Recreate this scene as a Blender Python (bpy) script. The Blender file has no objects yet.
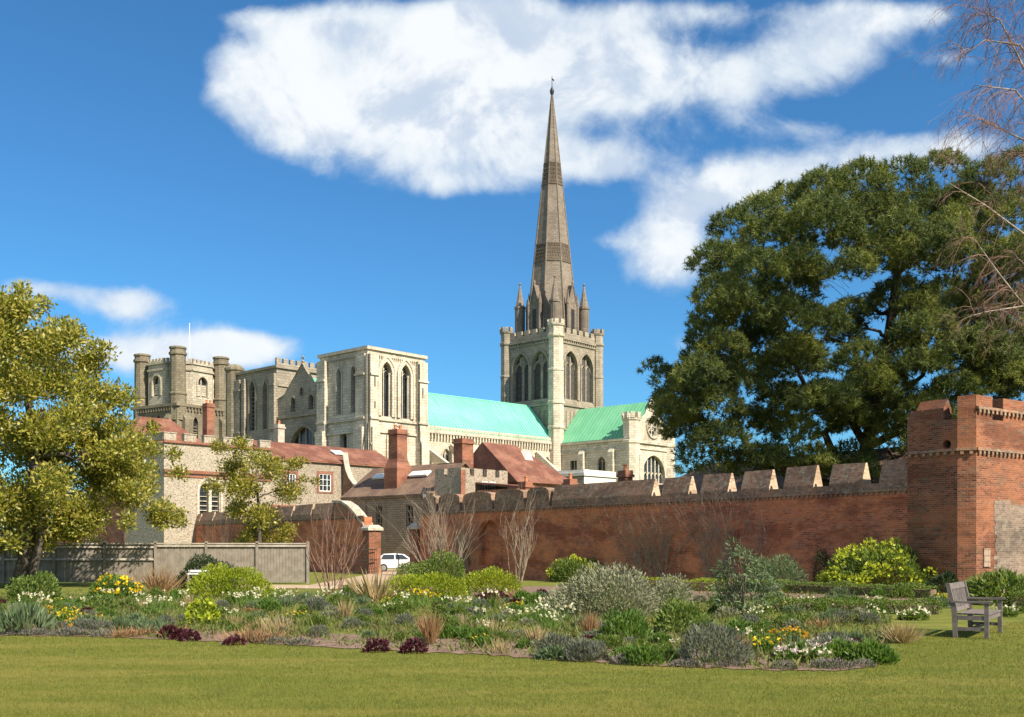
import bpy, math, random
import numpy as np
from mathutils import Vector
from mathutils.geometry import tessellate_polygon
R = math.radians
rng = np.random.default_rng(7)
random.seed(7)
scene = bpy.context.scene
COL = scene.collection

# ------------------------------------------------------------------ camera, light, exposure
F, CX, HY, EYE = 1050.0, 512.0, 545.0, 1.7
cam_data = bpy.data.cameras.new('camera')
cam = bpy.data.objects.new('camera', cam_data)
COL.objects.link(cam)
cam.location = (0, 0, EYE)
cam.rotation_euler = (R(90), 0, 0)
cam_data.sensor_width = 36
cam_data.lens = 36 * F / 1024
cam_data.shift_y = (HY - 358.5) / 1024
cam_data.clip_start = 0.1
cam_data.clip_end = 5000
scene.camera = cam
scene.view_settings.view_transform = 'Standard'
scene.view_settings.look = 'None'
scene.view_settings.gamma = 1
scene.view_settings.use_curve_mapping = False
scene.view_settings.exposure = 0.85

SUN_AZ, SUN_EL = R(135), R(43)      # clockwise from +Y
sun_dir = Vector((math.sin(SUN_AZ) * math.cos(SUN_EL), math.cos(SUN_AZ) * math.cos(SUN_EL), math.sin(SUN_EL)))
sl = bpy.data.lights.new('sun', 'SUN')
sl.energy = 5.0
sl.angle = R(0.5)
sl.color = (1.0, 0.91, 0.76)
so = bpy.data.objects.new('sun', sl)
COL.objects.link(so)
so.rotation_euler = sun_dir.to_track_quat('Z', 'Y').to_euler()

world = bpy.data.worlds.new('World')
scene.world = world
world.use_nodes = True


class NT:
    """small node-tree writer"""
    def __init__(self, tree):
        self.t = tree
        tree.nodes.clear()

    def n(self, typ, **kw):
        nd = self.t.nodes.new(typ)
        for k, v in kw.items():
            setattr(nd, k, v)
        return nd

    def link(self, a, b):
        self.t.links.new(a, b)

    def _in(self, sock, v):
        if hasattr(v, 'is_linked') or isinstance(v, bpy.types.NodeSocket):
            self.link(v, sock)
        else:
            sock.default_value = v

    def m(self, op, a, b=0.0, c=None, clamp=False):
        nd = self.n('ShaderNodeMath', operation=op, use_clamp=clamp)
        self._in(nd.inputs[0], a)
        self._in(nd.inputs[1], b)
        if c is not None:
            self._in(nd.inputs[2], c)
        return nd.outputs[0]

    def mix(self, f, a, b, mode='MIX'):
        nd = self.n('ShaderNodeMix', data_type='RGBA', blend_type=mode)
        self._in(nd.inputs[0], f)
        self._in(nd.inputs[6], a if not isinstance(a, tuple) else (*a[:3], 1))
        self._in(nd.inputs[7], b if not isinstance(b, tuple) else (*b[:3], 1))
        return nd.outputs[2]

    def smooth(self, v, lo, hi, a=0.0, b=1.0):
        nd = self.n('ShaderNodeMapRange', interpolation_type='SMOOTHSTEP')
        self._in(nd.inputs[0], v)
        nd.inputs[1].default_value, nd.inputs[2].default_value = lo, hi
        nd.inputs[3].default_value, nd.inputs[4].default_value = a, b
        return nd.outputs[0]

    def noise(self, vec, scale, detail=4, rough=0.55, dist=0.0):
        nd = self.n('ShaderNodeTexNoise')
        if vec is not None:
            self.link(vec, nd.inputs['Vector'])
        nd.inputs['Scale'].default_value = scale
        nd.inputs['Detail'].default_value = detail
        nd.inputs['Roughness'].default_value = rough
        nd.inputs['Distortion'].default_value = dist
        return nd.outputs[0]

    def ramp(self, f, stops):
        nd = self.n('ShaderNodeValToRGB')
        self.link(f, nd.inputs[0])
        el = nd.color_ramp.elements
        while len(el) < len(stops):
            el.new(0.5)
        for e, (p, c) in zip(el, stops):
            e.position, e.color = p, (*c[:3], 1)
        return nd.outputs[0]


def build_sky():
    t = NT(world.node_tree)
    sky = t.n('ShaderNodeTexSky', sky_type='NISHITA')
    sky.sun_disc = False
    sky.sun_elevation = SUN_EL
    sky.sun_rotation = SUN_AZ
    sky.air_density, sky.dust_density, sky.ozone_density = 1.0, 0.4, 2.5
    tc = t.n('ShaderNodeTexCoord')
    sep = t.n('ShaderNodeSeparateXYZ')
    t.link(tc.outputs['Generated'], sep.inputs[0])
    dx, dy, dz = sep.outputs
    # gnomonic coordinates of the northern half of the sky
    yy = t.m('MAXIMUM', dy, 0.05)
    gx, gz = t.m('DIVIDE', dx, yy), t.m('DIVIDE', dz, yy)
    cmb = t.n('ShaderNodeCombineXYZ')
    t.link(gx, cmb.inputs[0]); t.link(gz, cmb.inputs[1])
    v = cmb.outputs[0]
    n1 = t.noise(v, 8.5, 10, 0.6, 0.35)
    n2 = t.noise(v, 2.6, 5, 0.55, 0.2)
    n3 = t.noise(v, 24.0, 8, 0.62, 0.3)
    # cumulus masses: centre and half-axes as directions (tangent units), weight
    P = lambda x, y: ((x - CX) / F, (HY - y) / F)
    blobs = [(300, 92, 80, 52, .9), (340, 40, 75, 36, .8), (420, 125, 115, 58, 1.0), (440, 45, 110, 48, .9), (545, 70, 105, 58, .92), (640, 72, 66, 40, .82), (560, 160, 70, 22, .5), (610, 165, 44, 22, .55), (460, 185, 60, 14, .4),
             (800, 72, 66, 44, .72), (850, 40, 70, 38, .66), (240, 80, 40, 30, .6), (80, 350, 50, 14, .5), (800, 130, 50, 12, .4), (740, 90, 34, 40, .5), (900, 14, 90, 18, .62), (690, 12, 70, 16, .55), (960, 60, 50, 14, .38),
             (668, 245, 54, 50, .95), (735, 190, 60, 26, .78), (820, 165, 80, 22, .68), (930, 148, 90, 22, .68), (700, 345, 44, 22, .6), (600, 240, 30, 10, .35),
             (125, 305, 50, 18, .78), (185, 352, 95, 22, .85), (45, 290, 60, 14, .62), (250, 345, 60, 16, .55), (110, 106, 34, 12, .45), (250, 18, 60, 12, .4), (60, 5, 80, 16, .5), (500, 12, 60, 14, .5),
             (1200, 120, 160, 60, .8), (-160, 200, 130, 60, .8), (-120, 60, 120, 40, .6), (1180, 320, 120, 60, .7)]
    tot = None
    for (x, y, a, b, w) in blobs:
        cx, cz = P(x, y)
        ex = t.m('DIVIDE', t.m('SUBTRACT', gx, cx), a / F)
        ez = t.m('DIVIDE', t.m('SUBTRACT', gz, cz), b / F)
        r2 = t.m('ADD', t.m('MULTIPLY', ex, ex), t.m('MULTIPLY', ez, ez))
        g = t.m('MULTIPLY', t.m('EXPONENT', t.m('MULTIPLY', r2, -0.9)), w)
        tot = g if tot is None else t.m('ADD', tot, g)
    tot = t.m('MINIMUM', tot, 1.08)
    wob = t.m('ADD', t.m('MULTIPLY', t.m('SUBTRACT', n1, 0.5), 1.5), t.m('MULTIPLY', t.m('SUBTRACT', n2, 0.5), 0.9))
    wob = t.m('ADD', wob, t.m('MULTIPLY', t.m('SUBTRACT', n3, 0.5), 0.7))
    dens = t.m('ADD', tot, t.m('MULTIPLY', wob, 0.75))
    cover = t.smooth(dens, 0.36, 0.88)
    front = t.smooth(dy, 0.06, 0.25)
    # unseen rest of the sky: heavy cloud cover added for white fill light
    rest = t.smooth(t.noise(tc.outputs['Generated'], 2.2, 7, 0.55), 0.40, 0.58)
    rest = t.m('MULTIPLY', rest, t.m('SUBTRACT', 1.0, front))
    cover = t.m('ADD', t.m('MULTIPLY', cover, front), t.m('MULTIPLY', rest, 0.9), clamp=True)
    thick = t.smooth(t.m('ADD', dens, t.m('MULTIPLY', t.m('SUBTRACT', n1, .5), 1.2)), 0.65, 1.25)
    mp = t.n('ShaderNodeMapping')
    mp.inputs['Location'].default_value = (0.012, 0.03, 0)
    t.link(v, mp.inputs[0])
    n1s = t.noise(mp.outputs[0], 8.5, 10, 0.6, 0.35)
    n2s = t.noise(mp.outputs[0], 2.6, 5, 0.55, 0.2)
    relief = t.m('ADD', t.m('SUBTRACT', n1s, n1), t.m('MULTIPLY', t.m('SUBTRACT', n2s, n2), 1.5))
    ccol = t.mix(thick, (4.2, 4.7, 5.2), (5.6, 5.75, 5.8))
    ccol = t.mix(t.m('MULTIPLY', t.smooth(relief, -0.04, 0.16), 0.75), ccol, (3.1, 3.7, 4.6))
    ccol = t.mix(t.m('MULTIPLY', t.smooth(n2, 0.5, 0.7), 0.25), ccol, (3.3, 3.9, 4.8))
    blue = t.mix(1.0, sky.outputs[0], (0.29, 0.62, 0.83), 'MULTIPLY')
    # deep polarised zenith
    col = t.mix(t.m('MULTIPLY', cover, 0.93), blue, ccol)
    bg = t.n('ShaderNodeBackground')
    t.link(col, bg.inputs[0])
    bg.inputs[1].default_value = 0.10
    out = t.n('ShaderNodeOutputWorld')
    t.link(bg.outputs[0], out.inputs[0])


build_sky()

# ------------------------------------------------------------------ materials
MATS = {}


def new_mat(name):
    m = bpy.data.materials.new(name)
    m.use_nodes = True
    MATS[name] = m
    return m, NT(m.node_tree)


def finish(t, col, rough=0.85, bump=None, bstr=0.3, bdist=0.03, metal=0.0, spec=0.3):
    b = t.n('ShaderNodeBsdfPrincipled')
    t._in(b.inputs['Base Color'], col if not isinstance(col, tuple) else (*col[:3], 1))
    t._in(b.inputs['Roughness'], rough)
    b.inputs['Metallic'].default_value = metal
    b.inputs['Specular IOR Level'].default_value = spec
    if bump is not None:
        bn = t.n('ShaderNodeBump')
        bn.inputs['Strength'].default_value = bstr
        bn.inputs['Distance'].default_value = bdist
        t.link(bump, bn.inputs['Height'])
        t.link(bn.outputs[0], b.inputs['Normal'])
    o = t.n('ShaderNodeOutputMaterial')
    t.link(b.outputs[0], o.inputs[0])
    return b


def coords(t):
    tc = t.n('ShaderNodeTexCoord')
    return tc.outputs['Object'], tc.outputs['UV']


def brick_tex(t, uv, c1, c2, mortar, bw, bh, ms, offs=0.5, smooth=0.1):
    b = t.n('ShaderNodeTexBrick')
    t.link(uv, b.inputs['Vector'])
    b.offset = offs
    b.inputs['Color1'].default_value = (*c1, 1)
    b.inputs['Color2'].default_value = (*c2, 1)
    b.inputs['Mortar'].default_value = (*mortar, 1)
    b.inputs['Scale'].default_value = 1.0
    b.inputs['Mortar Size'].default_value = ms
    b.inputs['Mortar Smooth'].default_value = smooth
    b.inputs['Brick Width'].default_value = bw
    b.inputs['Row Height'].default_value = bh
    return b


def stretched(t, obj, sx, sy, sz):
    mp = t.n('ShaderNodeMapping')
    mp.inputs['Scale'].default_value = (sx, sy, sz)
    t.link(obj, mp.inputs[0])
    return mp.outputs[0]


def mat_ashlar(name, base, dark, tint, stain=0.55, bw=0.9, bh=0.42):
    m, t = new_mat(name)
    ob, uv = coords(t)
    bt = brick_tex(t, uv, tuple(c * 0.78 for c in base), tuple(min(1, c * 1.15) for c in base), tuple(c * 0.5 for c in base), bw, bh, 0.03)
    n = t.noise(ob, 0.35, 6, 0.62)
    streak = t.noise(stretched(t, ob, 0.9, 0.9, 0.12), 1.1, 6, 0.65)
    fine = t.noise(ob, 5.0, 5, 0.6)
    c = t.mix(t.m('MULTIPLY', t.smooth(n, 0.45, 0.72), 0.6), bt.outputs[0], tint)
    c = t.mix(t.m('MULTIPLY', t.smooth(streak, 0.5, 0.72), stain), c, dark)
    c = t.mix(t.m('MULTIPLY', t.smooth(fine, 0.5, 0.72), 0.45), c, dark)
    big_ = t.noise(ob, 0.13, 5, 0.6)
    c = t.mix(t.m('MULTIPLY', t.smooth(big_, 0.5, 0.68), 0.35), c, dark)
    finish(t, c, 0.9, t.m('ADD', t.m('MULTIPLY', bt.outputs[1], -0.7), fine), 0.35, 0.05)
    return m


def mat_brick(name, reds, mortar, grey=(0.16, 0.135, 0.115), amount=0.5, bw=0.225, bh=0.075, ms=0.010, top=None, lichen=0):
    m, t = new_mat(name)
    ob, uv = coords(t)
    bt = brick_tex(t, uv, tuple(min(1, x * 1.3) for x in reds[0]), tuple(x * .5 for x in reds[1]), mortar, bw, bh, ms)
    n = t.noise(ob, 0.55, 7, 0.65)
    n2 = t.noise(stretched(t, ob, 1, 1, 2.5), 1.6, 6, 0.65)
    n3 = t.noise(ob, 9.0, 4, 0.6)
    c = t.mix(t.m('MULTIPLY', t.smooth(n, 0.42, 0.6), 0.6), bt.outputs[0], tuple(min(1, x * 1.2) for x in reds[2]))
    c = t.mix(t.m('MULTIPLY', t.smooth(n2, 0.5, 0.66), amount), c, grey)
    c = t.mix(t.m('MULTIPLY', t.smooth(n3, 0.52, 0.72), 0.5), c, tuple(x * 0.5 for x in reds[1]))
    c = t.mix(t.m('MULTIPLY', t.smooth(t.noise(ob, 2.7, 5, 0.7), 0.58, 0.72), 0.3), c, (0.40, 0.27, 0.18))
    n4 = t.noise(stretched(t, ob, .5, .5, 1.3), 0.8, 5, 0.6)
    c = t.mix(t.m('MULTIPLY', t.smooth(n4, 0.5, 0.62), 0.55), c, tuple(x * 0.55 for x in reds[1]))
    c = t.mix(t.m('MULTIPLY', t.smooth(n4, 0.5, 0.36), 0.35), c, tuple(min(1, x * 1.25) for x in reds[2]))
    n6 = t.noise(stretched(t, uv, .45, 4.5, 1), 1.0, 5, 0.7)
    c = t.mix(t.m('MULTIPLY', t.smooth(n6, 0.52, 0.66), 0.45), c, tuple(x * 0.6 for x in reds[0]))
    c = t.mix(t.m('MULTIPLY', t.smooth(n6, 0.46, 0.34), 0.35), c, mortar)
    if lichen:
        c = t.mix(t.m('MULTIPLY', t.smooth(t.noise(ob, 3.4, 7, 0.72), 0.5, 0.64), lichen), c, (0.36, 0.31, 0.22))
        c = t.mix(t.m('MULTIPLY', t.smooth(t.noise(ob, 7.0, 6, 0.7), 0.52, 0.64), lichen), c, (0.10, 0.075, 0.055))
    if top:
        sp = t.n('ShaderNodeSeparateXYZ')
        t.link(ob, sp.inputs[0])
        h = t.m('ADD', sp.outputs[2], t.m('MULTIPLY', t.m('SUBTRACT', n, 0.5), 1.2))
        c = t.mix(t.m('MULTIPLY', t.smooth(h, top - 0.5, top + 0.3), 0.72), c, grey)
    finish(t, c, 0.9, t.m('ADD', t.m('MULTIPLY', bt.outputs[1], -0.8), n3), 0.5, 0.02)
    return m


def mat_tiles(name, cols, moss=(0.09, 0.09, 0.05), amount=0.4, bw=0.17, bh=0.11):
    m, t = new_mat(name)
    ob, uv = coords(t)
    bt = brick_tex(t, uv, cols[0], cols[1], tuple(c * 0.35 for c in cols[0]), bw, bh, 0.012)
    n = t.noise(ob, 0.6, 6, 0.65)
    n2 = t.noise(ob, 3.0, 5, 0.65)
    c = t.mix(t.smooth(n, 0.4, 0.65), bt.outputs[0], cols[2])
    c = t.mix(t.m('MULTIPLY', t.smooth(n2, 0.5, 0.68), amount), c, moss)
    finish(t, c, 0.88, t.m('ADD', t.m('MULTIPLY', bt.outputs[1], -1.0), n2), 0.6, 0.03)
    return m


def mat_flint(name, light, dark, mortar):
    m, t = new_mat(name)
    ob, uv = coords(t)
    vo = t.n('ShaderNodeTexVoronoi')
    t.link(ob, vo.inputs['Vector'])
    vo.inputs['Scale'].default_value = 8.0
    sp = t.n('ShaderNodeSeparateColor')
    t.link(vo.outputs['Color'], sp.inputs[0])
    knap = t.ramp(sp.outputs[0], [(0.0, dark), (0.3, tuple(c * 1.6 for c in dark)), (0.5, light), (1.0, tuple(min(1, c * 1.15) for c in light))])
    edge = t.smooth(vo.outputs['Distance'], 0.45, 0.6)
    c = t.mix(edge, knap, mortar)
    n = t.noise(ob, 0.5, 6, 0.65)
    c = t.mix(t.m('MULTIPLY', t.smooth(n, 0.45, 0.65), 0.45), c, tuple(x * 0.8 for x in mortar))
    finish(t, c, 0.75, vo.outputs['Distance'], 0.5, 0.05)
    return m


def mat_plain(name, c1, c2, scale=3.0, rough=0.8, metal=0.0, spec=0.3, bstr=0.15):
    m, t = new_mat(name)
    ob, uv = coords(t)
    n = t.noise(ob, scale, 6, 0.62)
    c = t.mix(t.smooth(n, 0.35, 0.65), c1, c2)
    finish(t, c, rough, n, bstr, 0.02, metal, spec)
    return m


def mat_copper(name, a, b, d):
    m, t = new_mat(name)
    ob, uv = coords(t)
    n = t.noise(ob, 0.25, 6, 0.6)
    n2 = t.noise(stretched(t, uv, 1.2, 0.15, 1), 1.2, 5, 0.6)
    c = t.mix(t.smooth(n, 0.35, 0.65), a, b)
    c = t.mix(t.m('MULTIPLY', t.smooth(n2, 0.46, 0.68), 0.75), c, d)
    n3 = t.noise(ob, 1.3, 6, 0.65)
    c = t.mix(t.m('MULTIPLY', t.smooth(n3, 0.58, 0.74), 0.35), c, (0.12, 0.20, 0.13))
    finish(t, c, 0.6, n2, 0.1, 0.02)
    return m


def mat_leaf(name, cols, trans=0.35, rough=0.55, spec=0.35, patch=None, pscale=0.8):
    """leaf colour varies leaf by leaf; patch is a second colour in drifts through the crown"""
    m, t = new_mat(name)
    geo = t.n('ShaderNodeNewGeometry')
    stops = [(i / (len(cols) - 1), c) for i, c in enumerate(cols)]
    c = t.ramp(geo.outputs['Random Per Island'], stops)
    ob, uv = coords(t)
    if patch:
        n = t.noise(stretched(t, ob, .14, .55, 1) if name == 'grass_blade' else ob, pscale if name != 'grass_blade' else 1.6, 4, 0.6)
        c = t.mix(t.m('MULTIPLY', t.smooth(n, 0.48, 0.62), 0.75), c, patch)
    b = t.n('ShaderNodeBsdfPrincipled')
    t.link(c, b.inputs['Base Color'])
    b.inputs['Roughness'].default_value = rough
    b.inputs['Specular IOR Level'].default_value = spec
    tr = t.n('ShaderNodeBsdfTranslucent')
    t.link(t.mix(1.0, c, (1.25, 1.3, 0.7), 'MULTIPLY'), tr.inputs[0])
    mx = t.n('ShaderNodeMixShader')
    mx.inputs[0].default_value = trans
    t.link(b.outputs[0], mx.inputs[1])
    t.link(tr.outputs[0], mx.inputs[2])
    o = t.n('ShaderNodeOutputMaterial')
    t.link(mx.outputs[0], o.inputs[0])
    return m


def mat_glass():
    m, t = new_mat('leaded_glass')
    ob, uv = coords(t)
    bt = brick_tex(t, uv, (0.02, 0.025, 0.03), (0.045, 0.055, 0.065), (0.012, 0.012, 0.012), 0.35, 0.5, 0.03, 0.0)
    finish(t, bt.outputs[0], 0.25, None, spec=0.5)
    return m


def mat_lawn():
    m, t = new_mat('lawn_grass')
    ob, uv = coords(t)
    n = t.noise(stretched(t, ob, .14, .55, 1), 1.6, 6, 0.6)
    n2 = t.noise(ob, 2.2, 6, 0.65)
    n3 = t.noise(stretched(t, ob, 10, 26, 10), 2.0, 4, 0.7)
    c = t.mix(t.smooth(n, 0.35, 0.65), (0.13, 0.15, 0.025), (0.19, 0.185, 0.04))
    c = t.mix(t.m('MULTIPLY', t.smooth(n2, 0.45, 0.68), 0.65), c, (0.075, 0.105, 0.018))
    c = t.mix(t.m('MULTIPLY', t.smooth(n3, 0.5, 0.7), 0.5), c, (0.21, 0.19, 0.055))
    finish(t, c, 0.95, n3, 0.8, 0.03, spec=0.1)
    return m


mat_ashlar('pale_limestone', (0.59, 0.515, 0.395), (0.25, 0.215, 0.165), (0.64, 0.575, 0.465), 0.72)  # lightest of the ashlar stones
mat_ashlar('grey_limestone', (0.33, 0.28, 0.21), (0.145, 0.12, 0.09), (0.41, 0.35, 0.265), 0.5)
mat_ashlar('belfry_stone', (0.22, 0.185, 0.125), (0.08, 0.068, 0.047), (0.28, 0.235, 0.16), 0.65)
mat_ashlar('octagon_stone', (0.46, 0.40, 0.30), (0.16, 0.135, 0.10), (0.52, 0.45, 0.34), 0.7)
mat_ashlar('spire_stone', (0.225, 0.182, 0.143), (0.10, 0.082, 0.066), (0.29, 0.235, 0.18), 0.5, 0.8, 0.35)
mat_ashlar('spire_band', (0.145, 0.11, 0.08), (0.075, 0.06, 0.045), (0.19, 0.15, 0.11), 0.4, 0.45, 0.45)
mat_ashlar('rough_stone', (0.42, 0.30, 0.215), (0.19, 0.14, 0.10), (0.46, 0.33, 0.24), 0.5, 0.5, 0.22)
mat_plain('white_stucco', (0.72, 0.69, 0.62), (0.62, 0.58, 0.5), 1.0)
mat_plain('pale_coping', (0.5, 0.44, 0.35), (0.34, 0.29, 0.22), 1.5, 0.9)
mat_brick('garden_brick', [(0.46, 0.115, 0.05), (0.34, 0.08, 0.035), (0.56, 0.20, 0.08)], (0.40, 0.22, 0.14), (0.24, 0.145, 0.095), 0.5, top=4.1)
mat_brick('turret_brick', [(0.24, 0.075, 0.036), (0.16, 0.05, 0.026), (0.29, 0.11, 0.052)], (0.28, 0.17, 0.115), (0.14, 0.10, 0.065), 0.6)
mat_brick('merlon_brick', [(0.29, 0.15, 0.095), (0.21, 0.115, 0.075), (0.34, 0.185, 0.11)], (0.26, 0.19, 0.14), (0.19, 0.155, 0.12), 0.5, lichen=.75)
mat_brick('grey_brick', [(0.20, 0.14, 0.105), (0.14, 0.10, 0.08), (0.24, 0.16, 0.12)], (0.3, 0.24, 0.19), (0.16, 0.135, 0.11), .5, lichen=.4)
mat_brick('merlon_end_lit', [(0.5, 0.32, 0.2), (0.44, 0.25, 0.15), (0.56, 0.42, 0.28)], (0.5, 0.42, 0.32), (0.42, 0.33, 0.24), 0.4)  # lighter merlon brick for the gable ends, painted as if sunlit
mat_brick('chimney_brick', [(0.25, 0.085, 0.05), (0.19, 0.062, 0.04), (0.31, 0.12, 0.068)], (0.3, 0.2, 0.14), (0.2, 0.13, 0.09), 0.3)
mat_brick('orange_brick', [(0.5, 0.22, 0.11), (0.44, 0.18, 0.09), (0.55, 0.3, 0.16)], (0.45, 0.34, 0.24), (0.4, 0.24, 0.15), 0.3)
mat_tiles('red_tiles', [(0.225, 0.085, 0.055), (0.165, 0.06, 0.042), (0.27, 0.12, 0.08)], amount=0.5)
mat_tiles('brown_tiles', [(0.20, 0.125, 0.09), (0.15, 0.095, 0.07), (0.24, 0.15, 0.10)], amount=0.45)
mat_flint('pale_flint', (0.42, 0.365, 0.28), (0.15, 0.13, 0.105), (0.36, 0.30, 0.22))
mat_flint('dull_flint', (0.37, 0.31, 0.235), (0.13, 0.11, 0.085), (0.32, 0.26, 0.19))
mat_copper('copper_roof', (0.17, 0.53, 0.37), (0.21, 0.58, 0.42), (0.12, 0.44, 0.29))
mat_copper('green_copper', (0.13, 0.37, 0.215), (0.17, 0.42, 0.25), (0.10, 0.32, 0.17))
mat_glass()
mat_lawn()
mat_plain('white_paint', (0.8, 0.8, 0.77), (0.7, 0.7, 0.66), 2, 0.5)
mat_plain('dark_iron', (0.03, 0.03, 0.032), (0.05, 0.045, 0.04), 4, 0.5, 0.3)
mat_plain('slate_louvre', (0.05, 0.045, 0.04), (0.09, 0.08, 0.07), 2, 0.8)
mat_plain('lead_grey', (0.2, 0.2, 0.2), (0.28, 0.28, 0.27), 2, 0.6)
mat_plain('fence_wood', (0.28, 0.24, 0.195), (0.20, 0.17, 0.135), 3, 0.9)
mat_plain('fence_rail', (0.44, 0.39, 0.32), (0.33, 0.28, 0.22), 3, 0.9)
mat_plain('bench_teak', (0.19, 0.155, 0.14), (0.125, 0.105, 0.095), 6, 0.85)
mat_plain('soil', (0.15, 0.10, 0.075), (0.24, 0.165, 0.125), 4, 1.0, spec=0.05, bstr=0.9)
mat_plain('gravel_path', (0.45, 0.33, 0.22), (0.36, 0.27, 0.18), 8, 1.0, spec=0.1, bstr=0.6)
mat_plain('paving_stone', (0.2, 0.19, 0.18), (0.27, 0.25, 0.23), 4, 0.9)
mat_plain('bark_grey', (0.105, 0.085, 0.068), (0.055, 0.045, 0.037), 5, 0.95, bstr=0.8)
mat_plain('bark_pine', (0.075, 0.055, 0.045), (0.035, 0.028, 0.023), 4, 0.95, bstr=0.8)
mat_plain('bark_birch', (0.38, 0.32, 0.26), (0.18, 0.14, 0.11), 4, 0.8)
mat_plain('twig_red', (0.26, 0.15, 0.11), (0.18, 0.10, 0.075), 5, 0.9)
mat_plain('twig_pale', (0.32, 0.255, 0.19), (0.20, 0.155, 0.115), 5, 0.9)
mat_plain('twig_mid', (0.30, 0.21, 0.15), (0.2, 0.135, 0.1), 5, 0.9)
mat_plain('twig_dark', (0.16, 0.115, 0.085), (0.10, 0.075, 0.06), 5, 0.9)
mat_plain('car_paint', (0.75, 0.76, 0.78), (0.72, 0.73, 0.75), 1, 0.25, 0.0, 0.5, 0.0)
mat_plain('car_glass', (0.03, 0.035, 0.04), (0.04, 0.045, 0.05), 1, 0.08, 0, 0.6, 0.0)
mat_plain('tyre_rubber', (0.02, 0.02, 0.02), (0.03, 0.03, 0.03), 5, 0.8)
mat_plain('lamp_red', (0.35, 0.02, 0.02), (0.3, 0.02, 0.02), 5, 0.3)
mat_plain('terracotta', (0.5, 0.2, 0.1), (0.42, 0.16, 0.08), 4, 0.8)
mat_plain('lantern_glass', (0.25, 0.25, 0.24), (0.2, 0.2, 0.2), 4, 0.1, 0, 0.5)

mat_leaf('leaf_magnolia', [(0.10, 0.13, 0.02), (0.22, 0.24, 0.03), (0.38, 0.35, 0.05), (0.55, 0.46, 0.11), (0.16, 0.185, 0.03), (0.33, 0.25, 0.06)], 0.42, 0.4, 0.5)
mat_leaf('leaf_evergreen', [(0.10, 0.115, 0.02), (0.25, 0.235, 0.03), (0.44, 0.37, 0.05), (0.18, 0.175, 0.028)], 0.42, 0.4, 0.5)
mat_leaf('needle_pine', [(0.035, 0.056, 0.020), (0.075, 0.105, 0.030), (0.14, 0.165, 0.042), (0.095, 0.12, 0.036)], 0.3, 0.6, 0.3, (0.24, 0.25, 0.05), 0.42)
mat_leaf('leaf_golden', [(0.15, 0.22, 0.015), (0.27, 0.33, 0.02), (0.38, 0.39, 0.03), (0.09, 0.15, 0.015)], 0.35)
mat_leaf('leaf_lime', [(0.28, 0.34, 0.02), (0.42, 0.46, 0.035), (0.52, 0.52, 0.06)], 0.35)
mat_leaf('leaf_green', [(0.065, 0.11, 0.02), (0.125, 0.185, 0.035), (0.19, 0.235, 0.05), (0.105, 0.145, 0.03)], 0.35)
mat_leaf('leaf_fresh', [(0.06, 0.13, 0.02), (0.11, 0.19, 0.03), (0.16, 0.23, 0.045)], 0.4)
mat_leaf('leaf_dark', [(0.02, 0.035, 0.012), (0.035, 0.055, 0.018), (0.055, 0.075, 0.025)], 0.25, 0.4, 0.5)
mat_leaf('leaf_sage', [(0.15, 0.17, 0.10), (0.23, 0.24, 0.15), (0.31, 0.30, 0.20), (0.17, 0.16, 0.10)], 0.25, 0.7, 0.2)
mat_leaf('leaf_blue', [(0.10, 0.15, 0.075), (0.16, 0.205, 0.10), (0.08, 0.125, 0.055)], 0.25, 0.6, 0.25)
mat_leaf('leaf_lavender', [(0.12, 0.13, 0.10), (0.19, 0.185, 0.15), (0.10, 0.12, 0.07)], 0.25, 0.7, 0.2)
mat_leaf('leaf_maroon', [(0.06, 0.015, 0.02), (0.10, 0.022, 0.035), (0.045, 0.014, 0.016)], 0.3, 0.5)
mat_leaf('leaf_straw', [(0.36, 0.27, 0.14), (0.45, 0.33, 0.18), (0.28, 0.2, 0.1)], 0.3, 0.8, 0.15)
mat_leaf('leaf_rust', [(0.30, 0.17, 0.085), (0.38, 0.23, 0.12), (0.22, 0.13, 0.07)], 0.3, 0.8, 0.15)
mat_leaf('leaf_ground', [(0.08, 0.125, 0.025), (0.13, 0.17, 0.035), (0.20, 0.20, 0.06), (0.15, 0.12, 0.06), (0.10, 0.14, 0.05), (0.17, 0.20, 0.05), (0.14, 0.09, 0.06)], 0.3, 0.7, 0.2)
mat_leaf('grass_blade', [(0.115, 0.14, 0.018), (0.18, 0.185, 0.03), (0.24, 0.215, 0.055), (0.14, 0.155, 0.023)], 0.35, 0.7, 0.15, (0.27, 0.225, 0.062), 0.5)
mat_leaf('petal_white', [(0.62, 0.58, 0.42), (0.72, 0.68, 0.55), (0.55, 0.46, 0.26)], 0.3, 0.6, 0.2)
mat_leaf('petal_yellow', [(0.72, 0.5, 0.02), (0.8, 0.6, 0.04), (0.62, 0.4, 0.02)], 0.3, 0.6, 0.2)
mat_leaf('petal_orange', [(0.6, 0.3, 0.02), (0.65, 0.4, 0.03), (0.5, 0.22, 0.03)], 0.3, 0.6, 0.2)
mat_leaf('petal_pink', [(0.55, 0.42, 0.42), (0.65, 0.55, 0.52), (0.40, 0.27, 0.30)], 0.3, 0.6, 0.2)
mat_leaf('petal_mauve', [(0.26, 0.17, 0.19), (0.33, 0.23, 0.24), (0.2, 0.14, 0.13)], 0.3, 0.6, 0.2)


# ------------------------------------------------------------------ mesh writing
def gz(y):
    """ground height: level lawn, dipping a little towards the palace gate"""
    s = min(1.0, max(0.0, (y - 30) / 45.0))
    return -0.4 * s * s * (3 - 2 * s)


def at(px, Y, py=None):
    """point at distance Y on the line of sight through a photo pixel"""
    return Vector(((px - CX) / F * Y, Y, gz(Y) if py is None else EYE + (HY - py) / F * Y))


def dist(py):
    return EYE * F / (py - HY)


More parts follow.
